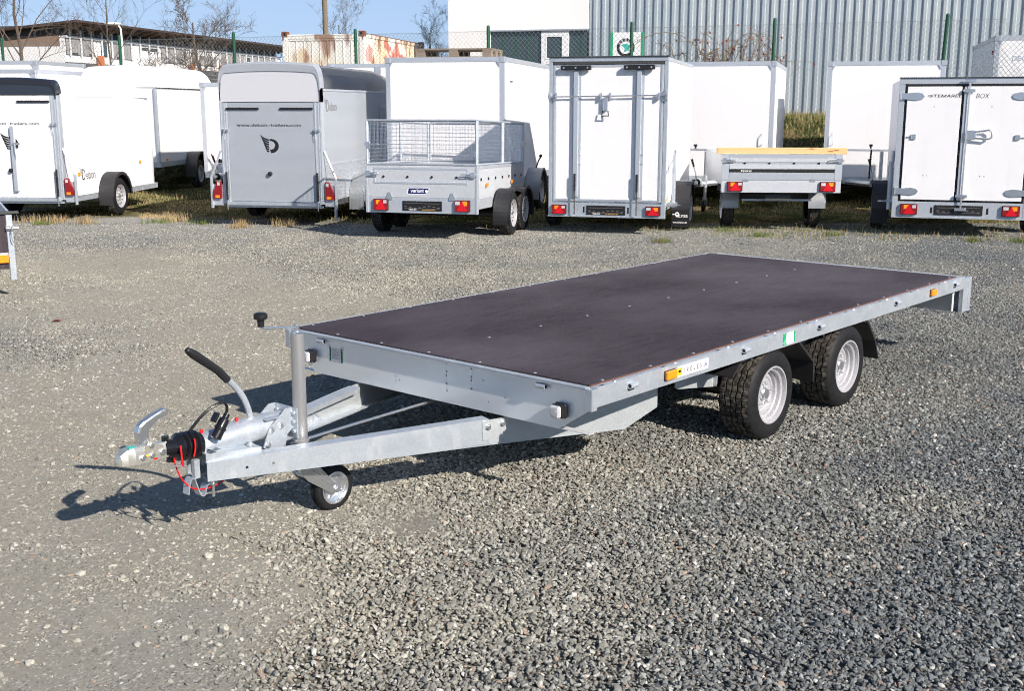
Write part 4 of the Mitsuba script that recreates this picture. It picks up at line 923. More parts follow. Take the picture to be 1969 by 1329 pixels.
# --- mesh-sided tandem trailer
MG = park(-.447, 14.5, 14, 1.6)
kg = thing('mesh_trailer', 'grey tandem-axle tipper-style trailer with raised wire mesh sides above its low boards', 'trailer')
Wg, Lg, z0, z1, z2 = 1.48, 2.55, .355, .955, 1.525
put(f'{kg}__bed', MB().bx(-Wg + .02, -.02, .02, Lg - .02, .50, .54), 'old_wood', MG, False)
g = put(f'{kg}__rear_beam', MB().bx(-Wg - .01, .01, -.005, .05, z0, z0 + .20, .004).bx(-Wg - .012, -Wg + .02, -.012, .05, z0, z1, .003).bx(-.02, .012, -.012, .05, z0, z1, .003), 'aluminium', MG, False)
g = new(f'{kg}__tailboard')
put(f'{g}__panel', MB().bx(-Wg + .021, -.021, -.004, .02, z0 + .202, z1 - .002, .002), 'board_grey', MG, False)
put(f'{g}__recess_frame', MB().bx(-Wg + .10, -.12, -.009, -.0041, z1 - .045, z1 - .02).bx(-Wg + .10, -.12, -.012, -.0041, z0 + .375, z0 + .40, .002).bx(-Wg + .10, -Wg + .118, -.009, -.0041, z0 + .401, z1 - .046).bx(-.138, -.12, -.009, -.0041, z0 + .401, z1 - .046), 'aluminium', MG, False)
for x in np.linspace(-Wg * .84, -Wg * .18, 4): put(f'{g}__tie_knob', MB().lathe([(.014, 0), (.016, .012), (.009, .02), (.001, .02)], (x, -.004, z0 + .465), (0, -1, 0), 12), 'black_plastic', MG)
for x in (-Wg * .79, -Wg * .22): put(f'{g}__hinge', MB().prism([(x - .04, z0 + .17), (x + .04, z0 + .17), (x + .04, z0 + .20), (x + .012, z0 + .265), (x - .012, z0 + .265), (x - .04, z0 + .20)], (0, -.0125, 0), (1, 0, 0), (0, 0, 1), .006), 'zinc', MG, False)
drop_latch(kg, MG, -Wg + .03, z1 - .10, -.013, -1); drop_latch(kg, MG, -.05, z1 - .11, -.013, 1)
st = new(f'{kg}__maker_sticker')
put(f'{st}__field', MB().prism([(-Wg * .63, z0 + .245), (-Wg * .455, z0 + .245), (-Wg * .42, z0 + .325), (-Wg * .62, z0 + .325)], (0, -.0045, 0), (1, 0, 0), (0, 0, 1), .001), 'print_white', MG, False)
put(f'{st}__blue_field', MB().prism([(-Wg * .622, z0 + .250), (-Wg * .459, z0 + .250), (-Wg * .427, z0 + .320), (-Wg * .613, z0 + .320)], (0, -.0056, 0), (1, 0, 0), (0, 0, 1), .0008), 'print_blue', MG, False)
put(f'{st}__lettering', text('variant', .040, (-Wg * .535, -.0064, z0 + .268), (1, 0, 0), (0, 0, 1), 1.0, True), 'print_white', MG, False)
put(f'{st}__dot', MB().cyl((-Wg * .452, -.0072, z0 + .283), (-Wg * .452, -.0064, z0 + .283), .018, 14), 'print_white', MG)
for x, o in ((-Wg * .865, -1), (-Wg * .125, 1)): tail_light(kg, MG, x, z0 + .105, .20, .145, -.005, o)
plate_holder(kg, MG, -Wg * .49, z0 + .095, -.005)
for x in (-Wg, -.012):
    s = -1 if x < -1 else 1
    g = put(f'{kg}__side_board', MB().bx(x, x + .012, .052, Lg - .03, z0 + .20, z1 - .002), 'board_grey', MG, False)
    put(f'{g}__rail', MB().bx(x - .006, x + .020, .05, Lg, z0 + .06, z0 + .199, .003).bx(x - .004, x + .018, .05, Lg, z1 - .03, z1 + .002, .002), 'aluminium', MG, False)
    for y in np.linspace(.18, Lg - .2, 7): put(f'{g}__tie_knob', MB().bx(*sorted((x + .006 + s * .006, x + .006 + s * .016)), y - .02, y + .02, z0 + .42, z0 + .455), 'print_black', MG, False)
put(f'{kg}__front_board', MB().bx(-Wg, 0, Lg - .028, Lg, z0 + .20, z1), 'board_grey', MG, False)
side_light(kg, MG, .015, .42, z0 + .36); side_light(kg, MG, .015, 1.75, z0 + .36)
def mesh_panel(a, b, za, zb_, M, k, wire='zinc', nx=.05, nz=.05, posts=()):
    """framed welded mesh between two points in plan"""
    a, b = np.array(a, float), np.array(b, float); n = np.linalg.norm(b - a); u = (b - a) / n
    P = lambda s, z: np.array([*(a + u * s), z])
    g = new(f'{k}__mesh_side')
    m = MB()
    for z in (za, zb_): m.add(tube([P(0, z), P(n, z)], .017, 4))
    for s in (0, n) + tuple(posts): m.add(tube([P(s, za), P(s, zb_)], .017, 4))
    put(f'{g}__frame', m, 'steel_galvanised', M, False)
    w = MB()
    for s in np.arange(nx, n, nx): w.add(tube([P(s, za), P(s, zb_)], .0026, 3, False))
    for z in np.arange(za + nz, zb_, nz): w.add(tube([P(0, z), P(n, z)], .0026, 3, False))
    kk = put(f'{g}__wire_mesh', w, wire, M, False); labels[kk] = {'kind': 'stuff'}
mesh_panel((-Wg + .01, .01), (-.01, .01), z1 + .02, z2, MG, kg); mesh_panel((-.01, .045), (-.01, Lg - .02), z1 + .02, z2, MG, kg, posts=(1.25, 1.30))
mesh_panel((-Wg + .01, .045), (-Wg + .01, Lg - .02), z1 + .02, z2, MG, kg, posts=(1.25,)); mesh_panel((-Wg + .04, Lg - .015), (-.04, Lg - .015), z1 + .02, z2, MG, kg)
drop_latch(kg, MG, -Wg + .03, z1 + .27, -.008, -1)
for zc in (.12, .46): put(f'{kg}__hook', MB().tube([(-.012, -.02, z1 + zc), (-.012, -.05, z1 + zc + .01), (-.012, -.05, z1 + zc + .06), (-.012, -.02, z1 + zc + .07)], .007, 6), 'zinc', MG)
g = new(f'{kg}__corner_clip'); puts(g, MB().bx(.008, .03, Lg - .35, Lg + .04, z1 + .26, z1 + .30, .004).bx(.006, .035, Lg - .2, Lg - .1, z1 + .24, z1 + .32, .006), 'zinc', MG, False)
# tandem mudguard
yc = (1.02, 1.70); r = .345
arcs = [(yc[0] + r * math.cos(t), .30 + r * math.sin(t)) for t in np.radians(np.linspace(200, 75, 14))] + [(1.36, .30 + .30)] + [(yc[1] + r * math.cos(t), .30 + r * math.sin(t)) for t in np.radians(np.linspace(105, -10, 13))]
A_ = LineString(arcs).buffer(.007)
put(f'{kg}__mudguard', MB().prism(A_, (.03, 0, 0), (0, 1, 0), (0, 0, 1), .23).prism(LineString(arcs).buffer(.022, cap_style=2), (.2605, 0, 0), (0, 1, 0), (0, 0, 1), .006), 'fender_black', MG, 30)
for y in yc: bg_wheel(kg, MG, .235, y, 1); bg_wheel(kg, MG, -Wg - .235, y, -1)
for y in yc: put(f'{kg}__axle', MB().cyl((-Wg + .0, y, .30), (.07, y, .30), .035, 12), 'dark_grey', MG)

# --- box trailer with ramp door seen from behind
MH = park(2.035, 15.25, 15)
kh = thing('box_trailer', 'white box trailer with a galvanised frame and two upright door rails under black handles', 'trailer')
Wh, Lh, zb, zt = 1.59, 2.9, .245, 2.335
put(f'{kh}__box', MB().bx(-Wh + .012, -.012, .04, Lh, .42, zt - .02), 'white_panel', MH, False)
put(f'{kh}__roof_profile', MB().bx(-.03, -.002, .06, Lh, zt - .055, zt - .006, .004), 'aluminium', MH, False)
put(f'{kh}__floor_frame', MB().bx(-Wh + .02, -.02, .06, Lh - .02, .32, .419), 'steel_galvanised', MH, False)
g = new(f'{kh}__door_frame')
put(f'{g}__post', MB().bx(-Wh, -Wh + .05, -.01, .06, zb, zt - .055, .003), 'steel_galvanised', MH, False); put(f'{g}__post', MB().bx(-.05, .0, -.01, .06, zb, zt - .055, .003), 'steel_galvanised', MH, False)
put(f'{g}__header', MB().bx(-Wh, 0, -.015, .06, zt - .0545, zt, .003), 'steel_galvanised', MH, False); put(f'{g}__header_lip', MB().bx(-Wh - .01, .01, -.035, .07, zt + .0005, zt + .014, .002), 'dark_grey', MH, False)
put(f'{g}__seal', MB().bx(-Wh + .055, -.055, -.012, .02, zt - .088, zt - .056), 'dark_grey', MH, False)
put(f'{g}__sill', MB().bx(-Wh, 0, -.012, .06, zb, zb + .175, .003).bx(-Wh - .004, .004, -.03, .06, zb - .012, zb - .0005), 'steel_galvanised', MH, False)
d = new(f'{kh}__ramp_door'); dz0, dz1 = zb + .20, zt - .10
put(f'{d}__panel', MB().bx(-Wh + .10, -.10, -.004, .035, dz0 + .03, dz1), 'white_panel', MH, False)
for x0, x1 in ((-Wh + .055, -Wh + .098), (-.098, -.055)):
    put(f'{d}__edge_profile', MB().bx(x0, x1, -.014, .03, dz0, dz1, .003), 'aluminium', MH, False)
    put(f'{d}__edge_rib', MB().bx((x0 + x1) / 2 - .006, (x0 + x1) / 2 + .006, -.019, -.0142, dz0, dz1), 'aluminium', MH, False)
put(f'{d}__top_profile', MB().bx(-Wh + .0985, -.0985, -.010, .03, dz1 - .03, dz1 + .001, .003), 'aluminium', MH, False); put(f'{d}__bottom_profile', MB().bx(-Wh + .0985, -.0985, -.013, .03, dz0, dz0 + .0295, .003), 'steel_galvanised', MH, False)
for xc in (-Wh * .765, -Wh * .235):
    put(f'{d}__upright_rail', MB().bx(xc - .030, xc + .030, -.052, -.010, dz0 + .06, dz1 - .075, .003), 'aluminium', MH, False)
    put(f'{d}__rail_flange', MB().bx(xc - .052, xc + .065, -.0098, -.0042, dz0 + .03, dz1 - .07), 'aluminium_shade', MH, False)
    hb = put(f'{d}__handle_bar', MB().bx(xc - .205, xc + .205, -.085, -.030, dz1 - .065, dz1 - .005, .010), 'black_plastic', MH, False)
    for dx in (-.16, 0, .16): put(f'{hb}__screw', MB().cyl((xc + dx, -.0875, dz1 - .035), (xc + dx, -.0852, dz1 - .035), .012, 10), 'zinc', MH)
    put(f'{d}__gas_spring', MB().cyl((xc, -.072, zb + .34), (xc, -.072, zb + .57), .014, 10), 'black_plastic', MH); put(f'{d}__spring_rod', MB().cyl((xc, -.072, zb + .02), (xc, -.072, zb + .34), .008, 8), 'dark_grey', MH)
    for zz in (.62, .50): put(f'{d}__rail_bracket', MB().bx(xc + .030, xc + .066, -.02, -.0099, dz0 + zz, dz0 + zz + .02), 'zinc', MH, False)
lz = dz0 + (dz1 - dz0) * .775
put(f'{d}__lock_bar', MB().cyl((-Wh - .01, -.045, lz - .008), (.01, -.045, lz + .012), .010, 12), 'zinc', MH)
for x in (-Wh + .012, -Wh + .105, -.875, -.755, -.115, -.012): put(f'{d}__bar_guide', MB().bx(x - .014, x + .014, -.062, -.011, lz - .045, lz + .045, .006), 'zinc', MH, False)
lk = new(f'{d}__lock_handle'); put(f'{lk}__plate', MB().bx(-.845, -.785, -.060, -.010, lz - .185, lz - .012, .006), 'zinc', MH, False)
put(f'{lk}__grip', MB().tube([(-.85, -.065, lz - .19), (-.862, -.068, lz - .255), (-.768, -.068, lz - .255), (-.78, -.065, lz - .19)], .009, 8), 'black_plastic', MH)
for x in (-Wh + .012, -.012): put(f'{d}__lock_hook', MB().tube([(x, -.03, lz + .09), (x, -.055, lz + .08), (x, -.06, lz), (x, -.03, lz - .07)], .010, 8), 'zinc', MH)
for x, o in ((-Wh + .155, -1), (-.155, 1)): tail_light(kh, MH, x, zb + .085, .20, .125, -.013, o)
plate_holder(kh, MH, -Wh * .5, zb + .082, -.013)
for x in (-Wh * .69, -Wh * .31): put(f'{kh}__slot', MB().bx(x - .012, x + .012, -.0135, -.012, zb + .045, zb + .125), 'print_black', MH, False)
fender(kh, MH, .0, .235, 1.03, .31, .36, flap=.10)
put(f'{kh}__mudguard_tape', MB().bx(.02, .22, .98, 1.08, .6705, .676), 'aluminium', MH, False)
mf = new(f'{kh}__mud_flap'); put(f'{mf}__flap', MB().bx(.01, .235, .655, .663, .06, .30), 'print_black', MH, False)
put(f'{mf}__emblem', MB().prism(Point(.085, .235).buffer(.03).difference(Point(.085, .235).buffer(.014)).union(sbox(.02, .228, .06, .242)), (0, .654, 0), (1, 0, 0), (0, 0, 1), .0015), 'print_white', MH, False)
put(f'{mf}__lettering', text('BLYSS', .036, (.155, .6545, .195), (1, 0, 0), (0, 0, 1), 1.0, True), 'print_white', MH, False)
put(f'{mf}__lettering', text('www.blyss.de', .020, (.125, .6545, .115), (1, 0, 0), (0, 0, 1), 1.05, True), 'print_white', MH, False)
bg_wheel(kh, MH, .235, 1.03, 1); bg_wheel(kh, MH, -Wh - .235, 1.03, -1)
for x in (.075,):
    s_ = new(f'{kh}__steady'); put(f'{s_}__tube', MB().cyl((x, .28, .36), (x, .28, 1.06), .026, 14), 'steel_galvanised', MH); put(f'{s_}__inner_tube', MB().cyl((x, .28, 1.061), (x, .28, 1.13), .019, 12), 'zinc', MH)
    put(f'{s_}__clamp', MB().bx(-.04, .13, .24, .32, .37, .43, .005).tube([(.0, .2, .40), (.18, .2, .40)], .008, 6), 'zinc', MH, False)
g = new(f'{kh}__grey_stripe'); puts(g, MB().prism([(.07, .78), (1.5, 1.13), (1.5, 1.17), (.07, .83)], (-.0115, 0, 0), (0, 1, 0), (0, 0, 1), .0015), 'aluminium', MH, False)
side_light(kh, MH, -.011, .12, .46)

# --- small dropside trailer with a pine plank laid on it
MJ = park(4.42, 15.5, 4)
kj = thing('dropside_trailer', 'small aluminium dropside trailer under a pine plank, black stripe on its tailboard', 'trailer')
Wj, Lj, zb, zt = 1.575, 2.3, .555, 1.07
put(f'{kj}__bed', MB().bx(-Wj + .02, -.02, .03, Lj, .70, .73), 'old_wood', MJ, False)
put(f'{kj}__rear_beam', MB().bx(-Wj - .008, .008, -.006, .06, zb, zb + .165, .003), 'board_grey', MJ, False)
for x in (-Wj - .012, -.085): put(f'{kj}__corner_post', MB().bx(x, x + .097, -.012, .06, zb + .166, zt, .003), 'aluminium', MJ, False)
g = new(f'{kj}__tailboard')
for q_, (a, b, y, m_) in enumerate(((.168, .27, -.004, 'aluminium_shade'), (.272, .315, -.001, 'print_black'), (.317, .385, -.012, 'board_grey'), (.387, .405, -.003, 'aluminium_shade'), (.407, .465, -.012, 'board_grey'), (.467, .514, -.004, 'aluminium_shade'))):
    put(f'{g}__board' if m_ != 'print_black' else f'{g}__black_stripe', MB().bx(-Wj + .087, -.087, y - .006, .02, zb + a, zb + b, .002), m_, MJ, False)
put(f'{g}__lettering', text('Brenderup', .020, (-Wj * .80, -.0072, zb + .284), (1, 0, 0), (0, 0, 1), 1.05, True), 'print_white', MJ, False)
for x in np.linspace(-Wj * .815, -Wj * .19, 4): put(f'{g}__tie_knob', MB().lathe([(.013, 0), (.016, .012), (.009, .02), (.001, .02)], (x, -.010, zb + .396), (0, -1, 0), 12), 'black_plastic', MJ)
for x in (-Wj * .80, -Wj * .235): put(f'{g}__hinge', MB().bx(x - .035, x + .035, -.016, -.0065, zb + .15, zb + .185, .002), 'zinc', MJ, False)
drop_latch(kj, MJ, -Wj + .02, zb + .43, -.013, -1); drop_latch(kj, MJ, -.02, zb + .43, -.013, 1)
for x, o in ((-Wj + .17, -1), (-.17, 1)): tail_light(kj, MJ, x, zb + .085, .205, .13, -.0065, o)
for x in (-Wj, -.012): put(f'{kj}__side_board', MB().bx(x, x + .012, .061, Lj, zb + .10, zt - .01), 'board_grey', MJ, False)
put(f'{kj}__front_board', MB().bx(-Wj, 0, Lj + .001, Lj + .02, zb + .1, zt - .01), 'board_grey', MJ, False)
for x0, x1 in ((-Wj + .07, -Wj + .30), (-.30, -.07)):
    fender(kj, MJ, x0, x1, .95, .31, .37, 'fender_grey', a0=30, a1=170, flap=.08)
    bg_wheel(kj, MJ, x1 - .03 if x1 > -.5 else x0 + .03, .95, 1 if x1 > -.5 else -1)
put(f'{kj}__axle', MB().bx(-Wj + .1, -.1, .88, 1.0, .40, .50), 'dark_grey', MJ, False); put(f'{kj}__plate_holder', MB().bx(-Wj * .62, -Wj * .40, .10, .11, .445, .52), 'dark_grey', MJ, False)
put(f'{kj}__ledge', MB().bx(-Wj * .8, -Wj * .2, .30, .34, .42, .445), 'steel_galvanised', MJ, False)
kp = thing('wooden_plank', 'pale pine plank with two knots lying across a small dropside trailer', 'plank')
puts(kp, MB().bx(-Wj - .075, .075, .02, .16, zt + .0015, zt + .083, .003), 'pine', MJ, False)

# --- hinged-door box trailer at the right
ML = park(6.70, 14.86, 16)
kl = thing('box_trailer', 'white box trailer with two hinged rear doors edged in black, at the right edge', 'trailer')
Wl, Ll, zb, zt = 1.69, 2.9, .262, 2.06
put(f'{kl}__box', MB().bx(-Wl + .012, -.012, .035, Ll, .42, zt - .02), 'white_panel', ML, False)
put(f'{kl}__floor_frame', MB().bx(-Wl + .02, -.02, .061, Ll - .02, .32, .419), 'steel_galvanised', ML, False)
g = new(f'{kl}__door_frame')
for x in (-Wl, -.07): put(f'{g}__post', MB().bx(x, x + .07, -.01, .06, zb, zt - .075, .003), 'aluminium', ML, False)
put(f'{g}__header', MB().bx(-Wl, 0, -.012, .06, zt - .0745, zt, .003), 'aluminium', ML, False); put(f'{g}__header_lip', MB().bx(-Wl - .008, .008, -.03, .07, zt + .0005, zt + .012, .002), 'dark_grey', ML, False)
put(f'{g}__sill', MB().bx(-Wl + .0705, -.0705, -.008, .06, zb, zb + .20, .003).bx(-Wl, 0, -.02, .06, zb - .014, zb - .0005), 'aluminium', ML, False)
dz0, dz1 = zb + .215, zt - .08
g_ = put(f'{g}__seal', MB().bx(-Wl + .071, -Wl + .098, -.006, .02, dz0 - .012, dz1).bx(-.098, -.071, -.006, .02, dz0 - .012, dz1).bx(-Wl + .0985, -.0985, -.006, .02, dz1 - .024, dz1).bx(-Wl + .0985, -.0985, -.006, .02, dz0 - .012, dz0 + .008).bx(-Wl * .5 - .075, -Wl * .5 - .045, -.006, .02, dz0 + .0085, dz1 - .0245), 'print_black', ML, False)
for a, b in ((-Wl + .102, -Wl * .5 - .078), (-Wl * .5 - .042, -.102)):
    d = new(f'{kl}__door'); put(f'{d}__panel', MB().bx(a, b, -.022, .02, dz0 + .012, dz1 - .028, .003), 'white_panel', ML, False)
    xh = a + .02 if a < -1 else b - .02; s = 1 if a < -1 else -1
    for z in (dz0 + .12, dz1 - .15):
        P = sbox(-.16, -.045, .14, .045).buffer(-.02).buffer(.02) if True else None
        hp_ = Polygon([(-.115, -.034), (.10, -.050), (.17, -.035), (.195, 0), (.17, .035), (.10, .050), (-.115, .034)])
        put(f'{d}__hinge', MB().prism(affinity.translate(affinity.scale(hp_, s, 1, origin=(0, 0)), xh, z), (0, -.0222, 0), (1, 0, 0), (0, 0, 1), .014).cyl((xh - s * .10, -.03, z - .05), (xh - s * .10, -.03, z + .05), .014, 10), 'zinc', ML, 30)
    put(f'{d}__catch', MB().bx(xh + s * .06, xh + s * .12, -.045, -.0222, dz0 + .80, dz0 + .865, .004).tube([(xh - s * .005, -.035, dz0 + .83), (xh + s * .06, -.035, dz0 + .83)], .006, 6), 'zinc', ML, False)
    for dx, dz in ((.26, .33), (.31, .33), (.34, 1.22)): put(f'{d}__screw', MB().cyl((a + dx, -.0245, dz0 + dz), (a + dx, -.0221, dz0 + dz), .008, 8), 'print_grey', ML)
    if a < -1:
        put(f'{d}__lettering', text('TEMARED', .036, (-Wl * .5 - .24, -.0222, dz1 - .165), (1, 0, 0), (0, 0, 1), 1.55, True, slant=.18), 'print_black', ML, False)
        put(f'{d}__emblem', MB().prism(unary_union([sbox(-.03, .026, .03, .034), sbox(-.035, .013, .03, .020), sbox(-.012, .0, .012, .007)]), (-Wl * .5 - .455, -.0222, dz1 - .168), (1, 0, 0), (0, 0, 1), .0015), 'print_black', ML, False)
    else: put(f'{d}__lettering', text('BOX', .056, (-Wl * .5 + .175, -.0222, dz1 - .175), (1, 0, 0), (0, 0, 1), 1.0, slant=.18), 'print_black', ML, False)
xb = -Wl * .5 - .018
lb = new(f'{kl}__lock_bar'); put(f'{lb}__bar', MB().cyl((xb + .03, -.047, zb + .10), (xb + .03, -.047, zt - .03), .012, 12), 'zinc', ML)
put(f'{lb}__cover', MB().bx(xb - .030, xb + .012, -.035, -.0225, dz0 + .02, dz1 - .03, .003), 'aluminium', ML, False)
for z in (zt - .035, dz1 - .08, dz0 + .07, zb + .11): put(f'{lb}__guide', MB().bx(xb - .045, xb + .10, -.066, -.0355, z - .02, z + .02, .006), 'zinc', ML, False)
put(f'{lb}__handle', MB().bx(xb + .03, xb + .14, -.075, -.045, dz0 + .80, dz0 + .92, .006).tube([(xb + .14, -.07, dz0 + .90), (xb + .30, -.075, dz0 + .925), (xb + .335, -.075, dz0 + .90), (xb + .335, -.075, dz0 + .83), (xb + .30, -.075, dz0 + .81), (xb + .14, -.07, dz0 + .82)], .013, 8), 'zinc', ML, 30)
for x, o in ((-Wl + .215, -1), (-.215, 1)): tail_light(kl, ML, x, zb + .10, .215, .14, -.009, o)
plate_holder(kl, ML, -Wl * .5 - .01, zb + .095, -.009, False, .60, .13)
for x in (-Wl * .705, -Wl * .295): put(f'{kl}__slot', MB().bx(x - .014, x + .014, -.0095, -.008, zb + .05, zb + .13), 'print_black', ML, False)
for y in (1.0,): bg_wheel(kl, ML, -Wl - .235, y, -1); bg_wheel(kl, ML, .235, y, 1)
fender(kl, ML, -Wl - .24, -Wl - .005, 1.0, .31, .365); put(f'{kl}__mudguard_tape', MB().bx(-Wl - .22, -Wl - .03, .95, 1.05, .6755, .68), 'aluminium', ML, False)
s_ = new(f'{kl}__steady'); put(f'{s_}__tube', MB().cyl((-Wl - .035, .10, .34), (-Wl - .035, .10, .98), .032, 14), 'steel_galvanised', ML); put(f'{s_}__inner_tube', MB().cyl((-Wl - .02, .10, .981), (-Wl - .02, .10, 1.12), .024, 12), 'steel_galvanised', ML)
put(f'{s_}__clamp', MB().bx(-Wl - .08, -Wl + .01, .07, .13, .44, .47, .005).tube([(-Wl - .18, .06, .455), (-Wl - .0, .06, .455)], .009, 6), 'zinc', ML, False)
put(f'{kl}__grass_flap', MB().bx(-Wl - .23, -Wl - .02, .62, .63, .10, .30), 'print_black', ML, False)

# --- plain boxes behind the front row
def plain_box(label, x, y, deg, W, L, zb, zt, axle=None, seam=None, tow=None, handle=None, mg='fender_black', e=.075, z=0.0, kind=None):
    M = park(x, y, deg, z=z); k = thing('box_trailer', label, 'trailer')
    box_body(k, M, W, L, zb, zt, e=e)
    if seam: put(f'{k}__seam_profile', MB().bx(-W + e, -e, -.006, .003, seam - .014, seam + .014), 'aluminium', M, False)
    for yy in (axle or ()):
        fender(k, M, -.02 if mg == 'fender_black' else .0, .24, yy, .32, .37, mg); bg_wheel(k, M, .225, yy, 1); bg_wheel(k, M, -W - .225, yy, -1); put(f'{k}__axle', MB().cyl((-W, yy, .30), (.05, yy, .30), .035, 10), 'dark_grey', M)
    if handle is not None:
        xx, zz = handle; s = 1
        put(f'{k}__door_handle', MB().tube([(xx, -.006, zz - .10), (xx, -.05, zz - .08), (xx, -.05, zz + .06), (xx, -.006, zz + .09)], .008, 6), 'white_plain', M)
    if tow: tow_end(k, M, *tow)
    return k, M
kf, MF = plain_box('tall wide white box trailer carrying a wooden pallet on its roof', -.115, 17.6, 12, 1.86, 4.2, .55, 2.43, axle=(1.95,), mg='fender_grey')
put(f'{kf}__lamp_arm', MB().tube([(.12, 1.96, .69), (.16, 1.94, .80), (.20, 1.93, .87)], .012, 8).cyl((.20, 1.915, .885), (.20, 1.95, .885), .026, 14), 'black_plastic', MF)
put(f'{kf}__side_catch', MB().bx(.002, .012, .42, .60, 2.07, 2.085), 'dark_grey', MF, False)
ki, Mi = plain_box('white box trailer with its drawbar towards the yard, behind the left end of the plank', 4.34, 19.3, 16, 1.86, 3.4, .53, 2.43, axle=(1.9,), seam=.99, tow=(-1.10, -1.15, .46, 0), handle=(-.17, 1.17))
for x in (-1.45, -1.30, -.5): put(f'{ki}__slot', MB().bx(x - .02, x + .02, .0085, .0095, .45, .48), 'print_black', Mi, False)
kk_, Mk = plain_box('white box trailer behind the right end of the plank, beside the black-edged doors', 7.02, 19.0, 16, 1.84, 2.2, .53, 2.43, axle=(1.15,), seam=.99, tow=(-1.02, -.85, .46, 0, .52), handle=(-1.70, 1.17))
put(f'{kk_}__stay', MB().cyl((-1.10, -.78, .56), (-1.09, -.78, 1.02), .014, 8), 'print_black', Mk)
kc, Mc = plain_box('narrow white box trailer front squeezed between the domed trailer and the silver one', -4.10, 20.9, 6, 1.52, 2.8, .52, 2.12, axle=(1.4,), tow=(-.90, -1.05, .46, 0, .22))
g = new(f'{kc}__red_stay'); puts(g, MB().cyl((-1.30, -.06, .70), (-1.34, -.10, .86), .013, 8), 'red_plastic', Mc); put(f'{g}__post', MB().cyl((-1.22, -.05, .48), (-1.30, -.06, .70), .02, 8), 'steel_galvanised', Mc); put(f'{kc}__vent', MB().bx(-1.24, -1.05, -.012, -.0035, .70, .76, .002), 'dark_grey', Mc, False)
kn, Mn = plain_box('long white box trailer showing only its grey roof edge, behind the left round-roofed trailer', -8.90, 21.9, 8, 2.2, 3.4, .55, 2.38, axle=(1.7,))
put(f'{kn}__side_catch', MB().bx(.002, .010, .75, 1.15, 2.02, 2.035), 'dark_grey', Mn, False)
kn2, _ = plain_box('white box trailer farthest left, only its pale roof rim visible', -11.0, 27.2, 6, 2.0, 2.4, 1.6, 2.74, e=.09)
ke, Me = plain_box('white box trailer with a bolted grey roof frame, peeping out behind the dark rounded roof', -1.55, 22.2, 10, 2.0, 3.0, .55, 2.50, axle=(1.5,))
put(f'{ke}__frame_post', MB().bx(-1.06, -.98, -.012, -.0035, .6, 2.45).bx(-1.08, -.96, -.014, -.0125, 2.30, 2.45), 'aluminium_shade', Me, False)
km, Mm = plain_box('high white box trailer at the upper right with a red marker lamp', 11.4, 22.6, 16, 2.0, 4.2, .6, 3.06, axle=(2.0,), e=.10)
put(f'{km}__marker_lamp', MB().bx(-2.03, -2.0035, .10, .18, 2.70, 2.78, .004), 'lens_red', Mm, False)
put(f'{km}__lettering', text('GEORGI', .09, (-1.40, -.004, 2.58), (1, 0, 0), (0, 0, 1), 1.1), 'aluminium', Mm, False)

# --- corner of a nearer dropside trailer at the left edge
MO = park(-4.45, 10.2, -27)
ko = thing('dropside_trailer', 'galvanised corner post of a trailer cut off by the left edge of the picture', 'trailer')
put(f'{ko}__corner_post', MB().bx(-.06, -.008, -.01, .05, .17, .76, .003), 'steel_galvanised', MO, False)
put(f'{ko}__top_rail', MB().bx(-1.4, .05, -.03, .06, .765, .785, .002), 'dark_grey', MO, False)
put(f'{ko}__tailboard', MB().bx(-1.4, -.065, .0, .02, .42, .76).bx(-1.4, -.065, .0, .03, .27, .36), 'phenolic_board', MO, False)
put(f'{ko}__rear_beam', MB().bx(-1.4, -.062, -.005, .05, .355, .42, .003), 'steel_galvanised', MO, False)
put(f'{ko}__amber_lamp', MB().bx(-.17, -.065, -.03, -.006, .33, .40, .003), 'lens_amber', MO, False)
hand_lock(ko, MO, -.02, .64, -.012)
bg_wheel(ko, MO, -1.6, 1.0, -1)
put(f'{ko}__bed', MB().bx(-1.4, -.02, .06, 2.3, .38, .44).bx(-.03, -.01, .06, 2.3, .44, .76), 'silver_panel', MO, False)

# --- pallet on the roof of the big box
kq = thing('pallet', 'weathered wooden pallet lying on the roof of the tall wide white box trailer', 'pallet')
MP = MF @ np.array([[1, 0, 0, -1.50], [0, 1, 0, .42], [0, 0, 1, 2.436], [0, 0, 0, 1]])
for y in (0, .36, .70): put(f'{kq}__bottom_board', MB().bx(0, 1.2, y, y + .10, 0, .022), 'old_wood', MP, False)
for x in (0, .53, 1.06):
    for y in (0, .33, .66): put(f'{kq}__block', MB().bx(x, x + .14, y + .002, y + .14, .0225, .100), 'old_wood', MP, False)
    put(f'{kq}__stringer', MB().bx(x, x + .14, 0, .80, .1005, .122), 'old_wood', MP, False)
for y in (0, .17, .34, .51, .68): put(f'{kq}__top_board', MB().bx(-.01, 1.21, y, y + .13, .1225, .144), 'old_wood', MP, False)

# ------------------------------------------------------------------ chain-link fence on top of the bank
def fence_y(x): return 26.5 - .37 * x
kfe = thing('wire_fence', 'green-posted chain-link fence standing along the top of the grass bank', 'fence')
fu = np.array([1, -.37, 0]) / math.hypot(1, .37); ZF = 3.46
pu = [(-.4324, 0), (-.3331, .02), (-.2357, .0), (-.1323, -.01), (-.0194, -.02), (.1013, .0), (.222, .0), (.3645, .07), (-.56, 0), (.50, 0)]
for u, lean in pu:
    x = 26.5 * u / (1 + .37 * u); b = np.array([x, fence_y(x), 1.2]); t = np.array([x, fence_y(x), ZF]) + fu * lean
    g = put(f'{kfe}__post', MB().cyl(b, t, .038, 12).ball(t, .038, 1), 'fence_green')
w = MB(); x0, x1, pit = -16.5, 9.6, .105; H = ZF - .10 - 1.42
n_ = int((x1 - x0) / .9379 / pit)
fn_ = np.cross(fu, [0, 0, 1])
